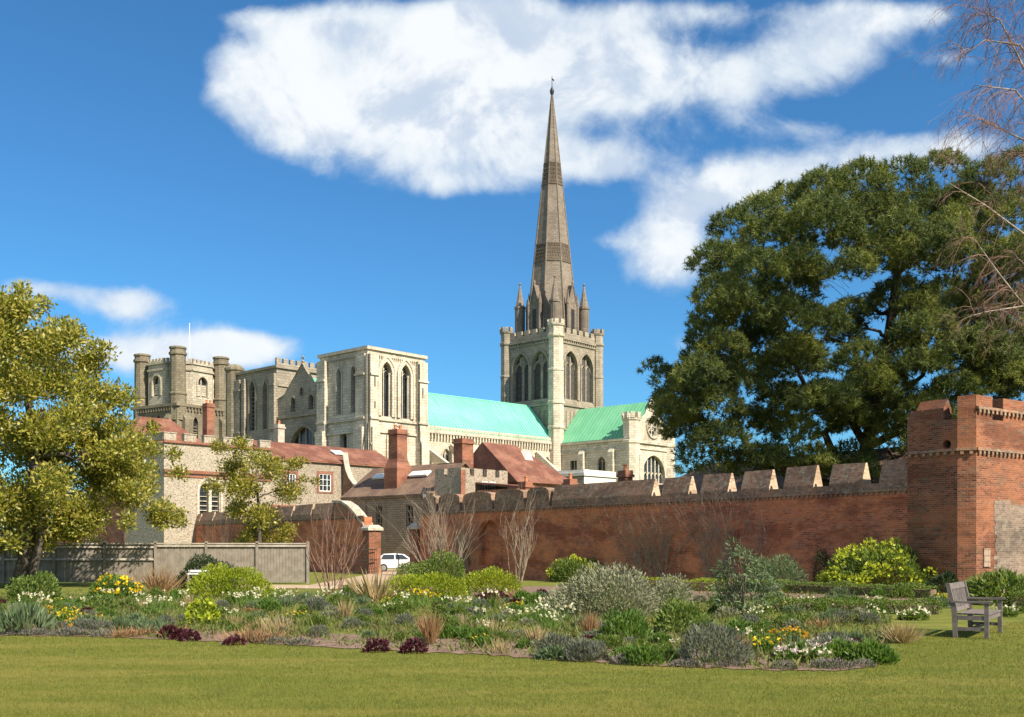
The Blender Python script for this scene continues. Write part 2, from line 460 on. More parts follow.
class MB:
    def __init__(self):
        self.v, self.f, self.mi = [], [], []

    def add(self, vs, fs, mi=0):
        b = len(self.v)
        self.v.extend([tuple(p) for p in vs])
        for f in fs:
            self.f.append([b + i for i in f])
            self.mi.append(mi)

    def box(self, x0, x1, y0, y1, z0, z1, mi=0):
        self.add([(x0, y0, z0), (x1, y0, z0), (x1, y1, z0), (x0, y1, z0), (x0, y0, z1), (x1, y0, z1), (x1, y1, z1), (x0, y1, z1)],
                 [(3, 2, 1, 0), (4, 5, 6, 7), (0, 1, 5, 4), (1, 2, 6, 5), (2, 3, 7, 6), (3, 0, 4, 7)], mi)

    def obox(self, c, ux, uy, uz, mi=0):
        """box from centre and three half-axis vectors"""
        c, ux, uy, uz = Vector(c), Vector(ux), Vector(uy), Vector(uz)
        P = [c + ux * a + uy * b + uz * d for d in (-1, 1) for (a, b) in ((-1, -1), (1, -1), (1, 1), (-1, 1))]
        self.add(P, [(3, 2, 1, 0), (4, 5, 6, 7), (0, 1, 5, 4), (1, 2, 6, 5), (2, 3, 7, 6), (3, 0, 4, 7)], mi)

    def prism(self, poly, z0, z1, mi=0, top=True, scale=1.0, ztops=None):
        """vertical prism over a counter-clockwise polygon; scale tapers the top about its centre"""
        n = len(poly)
        cx = sum(p[0] for p in poly) / n
        cy = sum(p[1] for p in poly) / n
        vs = [(x, y, z0) for x, y in poly] + [(cx + (x - cx) * scale, cy + (y - cy) * scale, z1) for x, y in poly]
        fs = [(i, (i + 1) % n, n + (i + 1) % n, n + i) for i in range(n)]
        if top:
            fs += [tuple(range(n, 2 * n)), tuple(range(n - 1, -1, -1))]
        self.add(vs, fs, mi)

    def extrude(self, pts, vec, mi=0):
        """planar polygon of 3-D points swept along vec"""
        n = len(pts)
        vec = Vector(vec)
        P = [Vector(p) for p in pts]
        tri = tessellate_polygon([P])
        nrm = sum(((P[b] - P[a]).cross(P[c] - P[a]) for a, b, c in tri), Vector())
        flip = nrm.dot(vec) > 0
        vs = P + [p + vec for p in P]
        fs = []
        area = sum(P[i].cross(P[(i + 1) % n]).dot(vec) for i in range(n))
        for a, b, c in tri:
            q = (P[b] - P[a]).cross(P[c] - P[a]).dot(vec)
            fs.append((a, c, b) if q > 0 else (a, b, c))
            fs.append((n + a, n + b, n + c) if q > 0 else (n + a, n + c, n + b))
        for i in range(n):
            j = (i + 1) % n
            fs.append((i, j, n + j, n + i) if area > 0 else (j, i, n + i, n + j))
        self.add(vs, fs, mi)

    def tube(self, pts, rad, n=6, mi=0, cap=True):
        pts = [Vector(p) for p in pts]
        if not hasattr(rad, '__len__'):
            rad = [rad] * len(pts)
        b = len(self.v)
        prev = None
        for i, p in enumerate(pts):
            d = (pts[min(i + 1, len(pts) - 1)] - pts[max(i - 1, 0)])
            if d.length < 1e-6:
                d = Vector((0, 0, 1))
            d.normalize()
            a = d.cross(Vector((0, 0, 1)) if abs(d.z) < 0.95 else Vector((1, 0, 0))) if prev is None else prev - d * prev.dot(d)
            if a.length < 1e-6:
                a = d.orthogonal()
            a.normalize()
            prev = a
            c = d.cross(a)
            for k in range(n):
                th = 2 * math.pi * k / n
                self.v.append(tuple(p + (a * math.cos(th) + c * math.sin(th)) * rad[i]))
        for i in range(len(pts) - 1):
            for k in range(n):
                self.f.append([b + i * n + k, b + i * n + (k + 1) % n, b + (i + 1) * n + (k + 1) % n, b + (i + 1) * n + k])
                self.mi.append(mi)
        if cap:
            self.f.append([b + (len(pts) - 1) * n + k for k in range(n)])
            self.mi.append(mi)
            self.f.append([b + k for k in range(n - 1, -1, -1)])
            self.mi.append(mi)

    def lathe(self, c, prof, n=8, mi=0, rot=0.0):
        """prof: list of (radius, z) from bottom to top"""
        b = len(self.v)
        for (r, z) in prof:
            for k in range(n):
                th = 2 * math.pi * k / n + rot
                self.v.append((c[0] + r * math.cos(th), c[1] + r * math.sin(th), c[2] + z))
        for i in range(len(prof) - 1):
            for k in range(n):
                self.f.append([b + i * n + k, b + i * n + (k + 1) % n, b + (i + 1) * n + (k + 1) % n, b + (i + 1) * n + k])
                self.mi.append(mi)
        self.f.append([b + (len(prof) - 1) * n + k for k in range(n)]); self.mi.append(mi)
        self.f.append([b + k for k in range(n - 1, -1, -1)]); self.mi.append(mi)

    def build(self, name, mats, parent=None, smooth=False):
        me = bpy.data.meshes.new(name)
        me.from_pydata(self.v, [], self.f)
        if not isinstance(mats, (list, tuple)):
            mats = [mats]
        for m in mats:
            me.materials.append(MATS[m])
        me.polygons.foreach_set('material_index', self.mi)
        if smooth:
            me.polygons.foreach_set('use_smooth', [True] * len(me.polygons))
        # box-projected UVs in metres: u along the horizontal tangent, v up the slope
        uvl = me.uv_layers.new(name='UVMap')
        uv = np.zeros((len(me.loops), 2), dtype=np.float32)
        co = me.vertices
        for p in me.polygons:
            nx, ny, nz = p.normal
            h = math.hypot(nx, ny)
            if h > 0.08:
                t = (-ny / h, nx / h, 0.0)
                bvec = (ny * t[2] - nz * t[1], nz * t[0] - nx * t[2], nx * t[1] - ny * t[0])
            else:
                t, bvec = (1, 0, 0), (0, 1, 0)
            for li in p.loop_indices:
                c = co[me.loops[li].vertex_index].co
                uv[li, 0] = c[0] * t[0] + c[1] * t[1] + c[2] * t[2]
                uv[li, 1] = c[0] * bvec[0] + c[1] * bvec[1] + c[2] * bvec[2]
        uvl.data.foreach_set('uv', uv.ravel())
        o = bpy.data.objects.new(name, me)
        COL.objects.link(o)
        if parent:
            o.parent = parent
        return o


def empty(name, loc=(0, 0, 0), rz=0.0, parent=None):
    o = bpy.data.objects.new(name, None)
    COL.objects.link(o)
    o.location = loc
    o.rotation_euler = (0, 0, rz)
    o.empty_display_size = 0.3
    if parent:
        o.parent = parent
    return o


def tag(o, label=None, cat=None, group=None, kind=None):
    for k, v in (('label', label), ('category', cat), ('group', group), ('kind', kind)):
        if v:
            o[k] = v
    return o


def copy_tree(o, parent=None):
    c = o.copy()
    COL.objects.link(c)
    if parent:
        c.parent = parent
    for ch in list(o.children):
        copy_tree(ch, c)
    return c


# ---- facades with real openings
class Fr:
    """facade frame: P(u, z, d) with u to the right seen from outside, d inwards"""
    def __init__(self, o, u):
        self.o, self.u = Vector(o), Vector(u).normalized()
        self.n = self.u.cross(Vector((0, 0, 1)))

    def P(self, u, z, d=0.0):
        return self.o + self.u * u + Vector((0, 0, z)) - self.n * d


def west(x):    # u = -y
    return Fr((x, 0, 0), (0, -1, 0))


def south(y):   # u = x
    return Fr((0, y, 0), (1, 0, 0))


def north(y):   # u = -x
    return Fr((0, y, 0), (-1, 0, 0))


def east(x):    # u = y
    return Fr((x, 0, 0), (0, 1, 0))


def opening(sp, seg=6):
    """(u0, u1, z0, zs, zt): sill, springing and apex heights; zs == zt is a square head"""
    u0, u1, z0, zs, zt = sp
    if zt - zs < 0.02:
        return [(u0, z0), (u1, z0), (u1, zt), (u0, zt)]
    w, h, c = (u1 - u0) / 2, zt - zs, (u0 + u1) / 2
    pts = [(u0, z0), (u1, z0)]
    if h < w * 1.02:
        for i in range(2 * seg + 1):
            a = math.pi * i / (2 * seg)
            pts.append((c + w * math.cos(a), zs + h * math.sin(a)))
        return pts
    Rr = (w * w + h * h) / (2 * w)
    amax = math.asin(min(1, h / Rr))
    for i in range(seg + 1):
        a = amax * i / seg
        pts.append((u1 - Rr + Rr * math.cos(a), zs + Rr * math.sin(a)))
    for i in range(seg - 1, -1, -1):
        a = amax * i / seg
        pts.append((u0 + Rr - Rr * math.cos(a), zs + Rr * math.sin(a)))
    return pts


def facade(mb, fr, outline, holes=(), depth=0.5, mi=0):
    polys = [[fr.P(u, z) for u, z in outline]] + [[fr.P(u, z) for u, z in h] for h in holes]
    flat = [p for q in polys for p in q]
    fs = []
    for a, b, c in tessellate_polygon(polys):
        nrm = (flat[b] - flat[a]).cross(flat[c] - flat[a])
        if nrm.length < 1e-9:
            continue
        fs.append((a, b, c) if nrm.dot(fr.n) > 0 else (a, c, b))
    mb.add(flat, fs, mi)
    for h in holes:
        n = len(h)
        vs = [fr.P(u, z, 0) for u, z in h] + [fr.P(u, z, depth) for u, z in h]
        mb.add(vs, [(i, n + i, n + (i + 1) % n, (i + 1) % n) for i in range(n)], mi)


def hood(mb, fr, sp, w=0.25, proud=0.12, mi=0, jambs=True):
    """moulding round an opening, standing proud of the wall"""
    inner = opening(sp)
    u0, u1, z0, zs, zt = sp
    outer = opening((u0 - w, u1 + w, z0, zs, zt + w * 1.2))
    inner = [inner[1]] + inner[2:] + [inner[0]]
    outer = [outer[1]] + outer[2:] + [outer[0]]
    if not jambs:
        inner, outer = inner[1:-1], outer[1:-1]
    n = min(len(inner), len(outer))
    vs = [fr.P(u, z, -proud) for u, z in inner[:n]] + [fr.P(u, z, -proud) for u, z in outer[:n]] + [fr.P(u, z, 0.0) for u, z in outer[:n]] + [fr.P(u, z, 0.0) for u, z in inner[:n]]
    fs = []
    for i in range(n - 1):
        fs += [(i + 1, i, n + i, n + i + 1), (n + i + 1, n + i, 2 * n + i, 2 * n + i + 1), (i, i + 1, 3 * n + i + 1, 3 * n + i)]
    mb.add(vs, fs, mi)


def window(parent, fr, sp, depth=0.5, nv=1, nh=0, bar=0.09, mats=('leaded_glass', 'grey_limestone'), sub=False, louvre=False, rim=None):
    """glazing and mullions of one opening"""
    mb = MB()
    pts = opening(sp)
    P = [fr.P(u, z, depth - 0.03) for u, z in pts]
    tri = []
    for a, b, c in tessellate_polygon([P]):
        q = (P[b] - P[a]).cross(P[c] - P[a]).dot(fr.n)
        tri.append((a, b, c) if q > 0 else (a, c, b))
    mb.add(P, tri, 0)
    u0, u1, z0, zs, zt = sp
    d = depth - 0.12

    def topz(u):
        best = zs
        if zt - zs < 0.02:
            return zt
        for (a, za), (b, zb) in zip(pts[2:], pts[3:]):
            lo, hi = min(a, b), max(a, b)
            if lo <= u <= hi and hi - lo > 1e-6:
                best = max(best, za + (zb - za) * (u - a) / (b - a))
        return best
    for i in range(nv):
        u = u0 + (u1 - u0) * (i + 1) / (nv + 1)
        zt_ = topz(u)
        mb.obox(fr.P(u, (z0 + zt_) / 2, d), fr.u * bar, fr.n * 0.08, (0, 0, (zt_ - z0) / 2), 1)
    for j in range(nh):
        z = z0 + (zs - z0) * (j + 1) / (nh + 1)
        mb.obox(fr.P((u0 + u1) / 2, z, d - 0.02), fr.u * ((u1 - u0) / 2), fr.n * 0.06, (0, 0, bar * (1.6 if louvre else 0.7)), 1)
    if nv >= 1 and zt - zs > 0.5 and not louvre:      # sub-arches of the tracery
        k = nv + 1
        wdt = (u1 - u0) / k
        for i in range(k):
            a, b = u0 + i * wdt, u0 + (i + 1) * wdt
            cpts = opening((a, b, zs - 1, zs - wdt * 0.2, zs + wdt * 0.55), 4)[2:]
            cpts = [(u, min(z, topz(u))) for u, z in cpts]
            mb.tube([fr.P(u, z, d) for u, z in cpts], bar * 0.8, 4, 1)
        if nv == 1:
            cu, cz, rr = (u0 + u1) / 2, zs + (zt - zs) * 0.58, wdt * 0.36
            mb.tube([fr.P(cu + rr * math.cos(a), cz + rr * math.sin(a), d) for a in np.linspace(0, 2 * math.pi, 13)], bar * 0.8, 4, 1, cap=False)
    if rim:
        for (a, b, c_, e) in ((u0, u1, z0, z0 + rim), (u0, u1, zt - rim, zt), (u0, u0 + rim, z0, zt), (u1 - rim, u1, z0, zt)):
            mb.obox(fr.P((a + b) / 2, (c_ + e) / 2, d), fr.u * ((b - a) / 2 - 0.001), fr.n * 0.05, (0, 0, (e - c_) / 2), 1)
    return mb.build('window', mats, parent)


def block(mb, x0, x1, y0, y1, z0, z1, holes=None, depth=0.5, top=True, mi=0):
    """four facades and a roof slab; holes: {'W': [...], 'S': [...]} with openings in that facade's own u"""
    holes = holes or {}
    for key, fr, a, b in (('W', west(x0), -y1, -y0), ('S', south(y0), x0, x1), ('N', north(y1), -x1, -x0), ('E', east(x1), y0, y1)):
        facade(mb, fr, [(a, z0), (b, z0), (b, z1), (a, z1)], [opening(h) for h in holes.get(key, [])], depth, mi)
    if top:
        mb.add([(x0, y0, z1), (x1, y0, z1), (x1, y1, z1), (x0, y1, z1)], [(0, 1, 2, 3)], mi)


def ring(mb, x0, x1, y0, y1, z0, z1, p, mi=0):
    """projecting string course round a block (four butted bars)"""
    mb.box(x0 - p, x1 + p, y0 - p, y0 - 0.001, z0, z1, mi)
    mb.box(x0 - p, x1 + p, y1 + 0.001, y1 + p, z0, z1, mi)
    mb.box(x0 - p, x0 - 0.001, y0, y1, z0, z1, mi)
    mb.box(x1 + 0.001, x1 + p, y0, y1, z0, z1, mi)


def crenels(mb, p0, p1, z0, z1, w, gap, t, mi=0, cap=0.0, mi_cap=None):
    """row of merlons from p0 to p1 (2-D), thickness t to the left of travel"""
    p0, p1 = Vector((*p0, 0)), Vector((*p1, 0))
    d = p1 - p0
    L = d.length
    d.normalize()
    nn = Vector((-d.y, d.x, 0))
    k = max(1, int(round((L + gap) / (w + gap))))
    s = (L + gap) / k
    for i in range(k):
        c = p0 + d * (i * s + (s - gap) / 2) + nn * (t / 2)
        mb.obox((c.x, c.y, (z0 + z1) / 2), d * ((s - gap) / 2), nn * (t / 2), (0, 0, (z1 - z0) / 2), mi)
        if cap:
            mb.obox((c.x, c.y, z1 + cap / 2 + 0.001), d * ((s - gap) / 2 + 0.06), nn * (t / 2 + 0.06), (0, 0, cap / 2), mi if mi_cap is None else mi_cap)


def corbels(mb, fr, u0, u1, z, w=0.22, gap=0.35, h=0.45, proud=0.3, mi=0):
    n = max(1, int((u1 - u0) / (w + gap)))
    for i in range(n):
        u = u0 + (i + 0.5) * (u1 - u0) / n
        mb.obox(fr.P(u, z - h / 2, -proud / 2 - 0.002), fr.u * (w / 2), fr.n * (proud / 2), (0, 0, h / 2), mi)


def buttress(mb, fr, u0, u1, z0, z1, proud, mi=0):
    """pier with a sloped head"""
    pts = [fr.P(u0, z0, 0.02), fr.P(u0, z0, -proud), fr.P(u0, z1 - proud * 1.3, -proud), fr.P(u0, z1, 0.02)]
    mb.extrude(pts, fr.u * (u1 - u0), mi)


def octa(c, r, n=8, rot=math.pi / 8):
    return [(c[0] + r * math.cos(2 * math.pi * k / n + rot), c[1] + r * math.sin(2 * math.pi * k / n + rot)) for k in range(n)]


def pinnacle(parent, c, r, z0, zm, zt, mat='spire_stone', name='pinnacle'):
    mb = MB()
    mb.lathe((c[0], c[1], 0), [(r, z0), (r, zm - 0.5), (r * 1.18, zm - 0.35), (r * 1.18, zm), (r * 0.92, zm + 0.05), (r * 0.12, zt - 0.5), (r * 0.3, zt - 0.35), (0.03, zt)], 8, 0, math.pi / 8)
    for k in range(8):       # shallow panels
        a = 2 * math.pi * k / 8
        mb.obox((c[0] + r * 0.93 * math.cos(a), c[1] + r * 0.93 * math.sin(a), (z0 + zm) / 2), (-math.sin(a) * r * 0.12, math.cos(a) * r * 0.12, 0), (math.cos(a) * 0.06, math.sin(a) * 0.06, 0), (0, 0, (zm - z0) * 0.4), 0)
    return mb.build(name, mat, parent)


def roof_gable(mb, p0, p1, half, z_e, z_r, th=0.25, mi=0, over=0.3, ribs=0.0):
    """two-slope roof along p0-p1 (2-D); ribs > 0 adds standing seams at that spacing"""
    p0, p1 = Vector((*p0, 0)), Vector((*p1, 0))
    d = (p1 - p0).normalized()
    nn = Vector((-d.y, d.x, 0))
    L = (p1 - p0).length
    k = (z_r - z_e) / half
    for s in (1, -1):
        a = p0 + nn * s * (half + over) + Vector((0, 0, z_e - k * over))
        b = p0 + Vector((0, 0, z_r))
        mb.extrude([a, b, b + Vector((0, 0, th)), a + Vector((0, 0, th))], d * L, mi)
        if ribs:
            sl_ = (b - a).normalized()
            upn = sl_.cross(d) * s
            if upn.z < 0:
                upn = -upn
            m = int(L / ribs)
            for i in range(1, m):
                c = (a + b) / 2 + d * (i * L / m) + Vector((0, 0, th)) + upn * 0.03
                mb.obox(c, sl_ * ((b - a).length / 2), d * 0.05, upn * 0.05, mi)


def roof_hip(mb, x0, x1, y0, y1, z_e, z_r, mi=0, hip0=True, hip1=True):
    """hipped roof, ridge along x"""
    h = (y1 - y0) / 2
    ym = (y0 + y1) / 2
    a, b = (x0 + h if hip0 else x0), (x1 - h if hip1 else x1)
    vs = [(x0, y0, z_e), (x1, y0, z_e), (x1, y1, z_e), (x0, y1, z_e), (a, ym, z_r), (b, ym, z_r)]
    mb.add(vs, [(0, 1, 5, 4), (2, 3, 4, 5), (3, 0, 4), (1, 2, 5), (3, 2, 1, 0)], mi)


def chimney(parent, c, w, d, z0, z1, pots=2, mat='chimney_brick'):
    mb = MB()
    x, y = c
    mb.box(x - w / 2, x + w / 2, y - d / 2, y + d / 2, z0, z1 - 0.5, 0)
    mb.box(x - w / 2 - 0.1, x + w / 2 + 0.1, y - d / 2 - 0.1, y + d / 2 + 0.1, z1 - 0.498, z1 - 0.3, 0)
    mb.box(x - w / 2 - 0.02, x + w / 2 + 0.02, y - d / 2 - 0.02, y + d / 2 + 0.02, z1 - 0.298, z1, 0)
    o = mb.build('chimney', mat, parent)
    for i in range(pots):
        q = MB()
        q.lathe((x + (i - (pots - 1) / 2) * w / pots, y, z1), [(0.16, -0.02), (0.13, 0.35), (0.17, 0.38), (0.16, 0.46)], 8)
        q.build('chimney_pot', 'terracotta', o)
    return o


# ------------------------------------------------------------------ leaf and twig generators
def leaf_arrays(c, d, length, width, fold=0.25):
    """one four-cornered leaf per row: base c, direction d"""
    n = len(c)
    d = d / np.maximum(np.linalg.norm(d, axis=1, keepdims=True), 1e-6)
    r = rng.normal(size=(n, 3))
    s = np.cross(d, r)
    s /= np.maximum(np.linalg.norm(s, axis=1, keepdims=True), 1e-6)
    u = np.cross(s, d)
    length = np.broadcast_to(np.asarray(length, float).reshape(-1, 1), (n, 1))
    width = np.broadcast_to(np.asarray(width, float).reshape(-1, 1), (n, 1))
    mid = c + d * length * 0.5
    V = np.stack([c, mid + s * width * 0.5 + u * width * fold, c + d * length, mid - s * width * 0.5 + u * width * fold], axis=1)
    return V


def quads_object(name, V, mat, parent=None):
    """V: (n, k, 3) separate polygons of k corners"""
    n, k, _ = V.shape
    me = bpy.data.meshes.new(name)
    me.vertices.add(n * k)
    me.vertices.foreach_set('co', V.astype(np.float32).ravel())
    me.loops.add(n * k)
    me.loops.foreach_set('vertex_index', np.arange(n * k, dtype=np.int32))
    me.polygons.add(n)
    me.polygons.foreach_set('loop_start', np.arange(0, n * k, k, dtype=np.int32))
    me.polygons.foreach_set('loop_total', np.full(n, k, dtype=np.int32))
    me.materials.append(MATS[mat])
    me.update(calc_edges=True)
    o = bpy.data.objects.new(name, me)
    COL.objects.link(o)
    if parent:
        o.parent = parent
    return o


def unit(n):
    v = rng.normal(size=(n, 3))
    return v / np.linalg.norm(v, axis=1, keepdims=True)


def shell(n, c, r, lo=0.55):
    """points towards the outside of an ellipsoid, and their outward directions"""
    d = unit(n)
    q = rng.uniform(lo, 1.0, size=(n, 1)) ** 0.7
    r = np.asarray(r, float)
    return np.asarray(c, float) + d * r * q, d / r


def limb(mb, a, b, r0, r1, sag=0.0, seg=6, jit=0.05, n=6):
    a, b = Vector(a), Vector(b)
    L = (b - a).length
    pts, rad = [], []
    for i in range(seg + 1):
        t = i / seg
        p = a.lerp(b, t)
        p.z += sag * L * math.sin(math.pi * t)
        if 0 < i < seg:
            p += Vector((random.gauss(0, 1), random.gauss(0, 1), random.gauss(0, 1))) * jit * L / seg
        pts.append(p)
        rad.append(r0 + (r1 - r0) * t ** 0.8)
    mb.tube(pts, rad, n)
    return pts


def twigs(mb, p, d, L, r, lev, spread=0.5, kids=3, up=0.15, curve=0.12, n=4, droop=0.0):
    """recursive bare branch"""
    seg = 4
    pts, rad = [Vector(p)], [r]
    d = Vector(d).normalized()
    for i in range(seg):
        d = (d + Vector((random.gauss(0, curve), random.gauss(0, curve), random.gauss(0, curve) + up - droop))).normalized()
        pts.append(pts[-1] + d * (L / seg))
        rad.append(r * (1 - 0.75 * (i + 1) / seg) + 0.002)
    mb.tube(pts, rad, n, cap=False)
    if lev > 0:
        for k in range(kids):
            i = random.randint(1, seg)
            dd = (pts[i] - pts[i - 1]).normalized() + Vector((random.gauss(0, spread), random.gauss(0, spread), random.gauss(0, spread * 0.6)))
            twigs(mb, pts[i], dd, L * random.uniform(0.45, 0.75), rad[i] * 0.7, lev - 1, spread, kids, up, curve, 3, droop)


# ------------------------------------------------------------------ ground, beds, paths
def sheet(name, pts, dz, mat, kind='structure', sub=1.5):
    """flat polygon laid over the ground"""
    mb = MB()
    P = [Vector((x, y, 0)) for x, y in pts]
    mb.add([(x, y, gz(y) + dz) for x, y in pts], [t for t in tessellate_polygon([P])])
    o = mb.build(name, mat)
    for p in o.data.polygons:
        pass
    return tag(o, kind=kind)


def build_ground():
    ys = [-60, 0, 15, 30] + [30 + 2.5 * i for i in range(1, 19)] + [120, 400, 2500]
    xs = [-2500, -200, -60, 0, 60, 200, 2500]
    mb = MB()
    vs = [(x, y, gz(y)) for y in ys for x in xs]
    n = len(xs)
    fs = [(j * n + i, j * n + i + 1, (j + 1) * n + i + 1, (j + 1) * n + i) for j in range(len(ys) - 1) for i in range(n - 1)]
    mb.add(vs, fs)
    tag(mb.build('lawn', 'lawn_grass'), kind='structure')


build_ground()

FRONT = [(-60, 636), (0, 636), (90, 637), (170, 640), (250, 643), (330, 648), (400, 652), (480, 655), (550, 660), (630, 665), (700, 668), (780, 671), (850, 671), (885, 664), (893, 655), (880, 645)]


def fxy(px, py):
    Y = dist(py)
    return ((px - CX) / F * Y, Y)


edge_pts = []
for (ax, ay), (bx, by) in zip(FRONT, FRONT[1:]):
    m = max(2, int(math.hypot(bx - ax, by - ay) / 7))
    for i in range(m):
        edge_pts.append((ax + (bx - ax) * i / m + random.uniform(-1, 1), ay + (by - ay) * i / m + random.uniform(-.9, .7)))
bed_pts = [fxy(*p) for p in edge_pts + [FRONT[-1]]] + [fxy(875, 638), fxy(820, 636), fxy(740, 640), fxy(690, 645), fxy(600, 640), fxy(520, 641), fxy(430, 638), fxy(330, 634), fxy(250, 632), fxy(150, 628), fxy(60, 626), fxy(-60, 626)]
sheet('flower_bed', bed_pts, 0.012, 'soil')
# long border under the brick wall, dense part of the garden behind
back_pts = [fxy(345, 592), fxy(430, 597), fxy(560, 602), fxy(700, 600), fxy(830, 598), fxy(945, 604), (13.9, 39.2), (12, 41.9), (8.5, 46.5), (4, 46.5), (-2, 45.5), (-6, 44.0)]
sheet('back_border', back_pts, 0.010, 'soil')
sheet('garden_path', [(-11.0, 43.2), (-6.6, 41.8), (-6.2, 43.8), (-8, 47.5), (-13, 48.5), (-16, 45.3)], 0.020, 'gravel_path')
sheet('gate_path', [(-9.2, 47.5), (-5.0, 46.6), (-6.2, 62), (-6.5, 74), (-6.8, 90), (-10.6, 90), (-10.2, 74), (-9.8, 62)], 0.03, 'gravel_path')

# ------------------------------------------------------------------ cathedral (local x runs east, y runs north)
CROT = math.atan2(.737, .676)


def build_cathedral():
    C = empty('cathedral', (7.5, 196.8, -0.4), CROT)
    tag(C, 'large pale stone cathedral with green copper roofs and one very tall stone spire', 'cathedral')
    LS, GS = 'pale_limestone', 'grey_limestone'
    # ---- crossing tower
    T = empty('crossing_tower', parent=C)
    h = 6.2
    wn = [(0.55, 2.65), (-3.0 - .55, -3.0 + 1.55)]
    ws = [(-4.15, -.25, 28.6, 34.6, 37.4), (.45, 4.35, 28.6, 34.6, 37.4)]
    mb = MB()
    block(mb, -h, h, -h, h, 0, 40.2, {'W': ws, 'S': ws}, 0.75)
    for fr in (west(-h), south(-h)):
        for sp in ws:
            hood(mb, fr, sp, 0.34, 0.2)
        # blind arcade under the belfry stage and string courses
        for i in range(9):
            u = -4.4 + i * 1.1
            mb.obox(fr.P(u, 24.9, -0.07), fr.u * 0.12, fr.n * 0.07, (0, 0, 1.5))
        corbels(mb, fr, -5, 5, 39.2, .25, .35, .45, .22)
    ring(mb, -h, h, -h, h, 27.3, 27.75, .28)
    ring(mb, -h, h, -h, h, 38.6, 38.85, .2)
    ring(mb, -h, h, -h, h, 39.25, 39.7, .34)
    ring(mb, -h, h, -h, h, 22.9, 23.2, .2)
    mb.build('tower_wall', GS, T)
    for fr in (west(-h), south(-h)):
        for sp in ws:
            window(T, fr, sp, 0.72, 1 if fr.n.x < -.5 else 2, 0, 0.3 if fr.n.x < -.5 else .15, ('slate_louvre', GS))
    mb = MB()
    for (a, b) in (((-h, h), (-h, -h)), ((-h, -h), (h, -h)), ((h, -h), (h, h)), ((h, h), (-h, h))):
        d = (Vector((*b, 0)) - Vector((*a, 0))).normalized()
        crenels(mb, (a[0] + d.x * 1.2, a[1] + d.y * 1.2), (b[0] - d.x * 1.2, b[1] - d.y * 1.2), 40.55, 41.5, 1.0, .65, .4)
    for (x0, x1, y0, y1) in ((-h, h, -h - .02, -h + .4), (-h, h, h - .4, h + .02), (-h - .02, -h + .4, -h + .401, h - .401), (h - .4, h + .02, -h + .401, h - .401)):
        mb.box(x0, x1, y0, y1, 40.205, 40.55)
    mb.build('parapet', GS, T)
    for (sx, sy, r, zt, z0) in ((-1, -1, 1.45, 42.4, 0), (-1, 1, 1.15, 42.6, 20), (1, -1, 1.15, 42.4, 20), (1, 1, 1.15, 42.4, 20)):
        mb = MB()
        c = (sx * (h - .15), sy * (h - .15))
        mb.lathe((c[0], c[1], 0), [(r, z0), (r, 22.8), (r + .18, 23), (r + .18, 23.3), (r, 23.4), (r, 27.3), (r + .2, 27.4), (r + .2, 27.8), (r, 27.9), (r * .97, 33.2), (r * 1.06, 33.3), (r * 1.06, 33.6), (r * .95, 33.7), (r * .95, 39.2), (r * 1.12, 39.4), (r * 1.12, 39.8), (r * .95, 39.9), (r * .95, zt - 1.2), (r * 1.1, zt - 1.0), (r * 1.1, zt - .8)], 8, 0, math.pi / 8)
        for k in range(8):
            a = 2 * math.pi * k / 8
            mb.obox((c[0] + r * .95 * math.cos(a), c[1] + r * .95 * math.sin(a), zt - .36), (-math.sin(a) * r * .24, math.cos(a) * r * .24, 0), (math.cos(a) * .16, math.sin(a) * .16, 0), (0, 0, .44))
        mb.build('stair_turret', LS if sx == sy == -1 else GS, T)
    # ---- spire
    S = empty('spire', parent=C)
    zb, ztip, Rb = 40.3, 86.7, 5.1

    def rad(z):
        return Rb * (ztip - z) / (ztip - zb) + 0.12
    mb = MB()
    zs = [zb, 54.6, 57.9, 69.3, 73.3, ztip]
    for i in (0, 2, 4):
        mb.prism(octa((0, 0), rad(zs[i])), zs[i], zs[i + 1], 0, False, rad(zs[i + 1]) / rad(zs[i]))
    mb.build('spire_shell', 'spire_stone', S)
    for (z0, z1) in ((54.6, 57.9), (69.3, 73.3)):
        mb = MB()
        mb.prism(octa((0, 0), rad(z0) + .02), z0, z1, 0, False, (rad(z1) + .02) / (rad(z0) + .02))
        nrow = 5
        for k in range(8):        # raised lozenge blocks of the ornamental bands
            a = 2 * math.pi * k / 8
            for j in range(nrow):
                z = z0 + (z1 - z0) * (j + .5) / nrow
                ap = rad(z) * math.cos(math.pi / 8)
                wd = 2 * rad(z) * math.sin(math.pi / 8)
                m = 5
                for i in range(m):
                    u = (-.5 + (i + (.5 if j % 2 else .2) + .15) / m) * wd * .95
                    if abs(u) > wd * .45:
                        continue
                    mb.obox((ap * math.cos(a) - u * math.sin(a), ap * math.sin(a) + u * math.cos(a), z), (-math.sin(a) * wd * .06, math.cos(a) * wd * .06, 0), (math.cos(a) * .1, math.sin(a) * .1, 0), (0, 0, (z1 - z0) / nrow * .32))
        for z in (z0, z1):
            mb.lathe((0, 0, z), [(rad(z) + .02, -.12), (rad(z) + .16, -.1), (rad(z) + .14, .12), (rad(z), .15)], 8, 0, math.pi / 8)
        mb.build('ornamental_band', 'spire_band', S)
    mb = MB()
    for k in range(8):
        a = 2 * math.pi * k / 8 + math.pi / 8
        mb.tube([((rad(z) + .03) * math.cos(a), (rad(z) + .03) * math.sin(a), z) for z in (zb, 62, ztip)], [.16, .12, .05], 5)
    mb.build('angle_rib', 'spire_stone', S)
    mb = MB()
    mb.lathe((0, 0, 0), [(.16, 86.3), (.34, 86.7), (.42, 87.2), (.28, 87.6), (.16, 87.8), (.07, 88.1), (.05, 90.0)], 8)
    mb.obox((0.25, 0.0, 89.4), (.45, .1, 0), (.01, -.03, 0), (0, 0, .14))
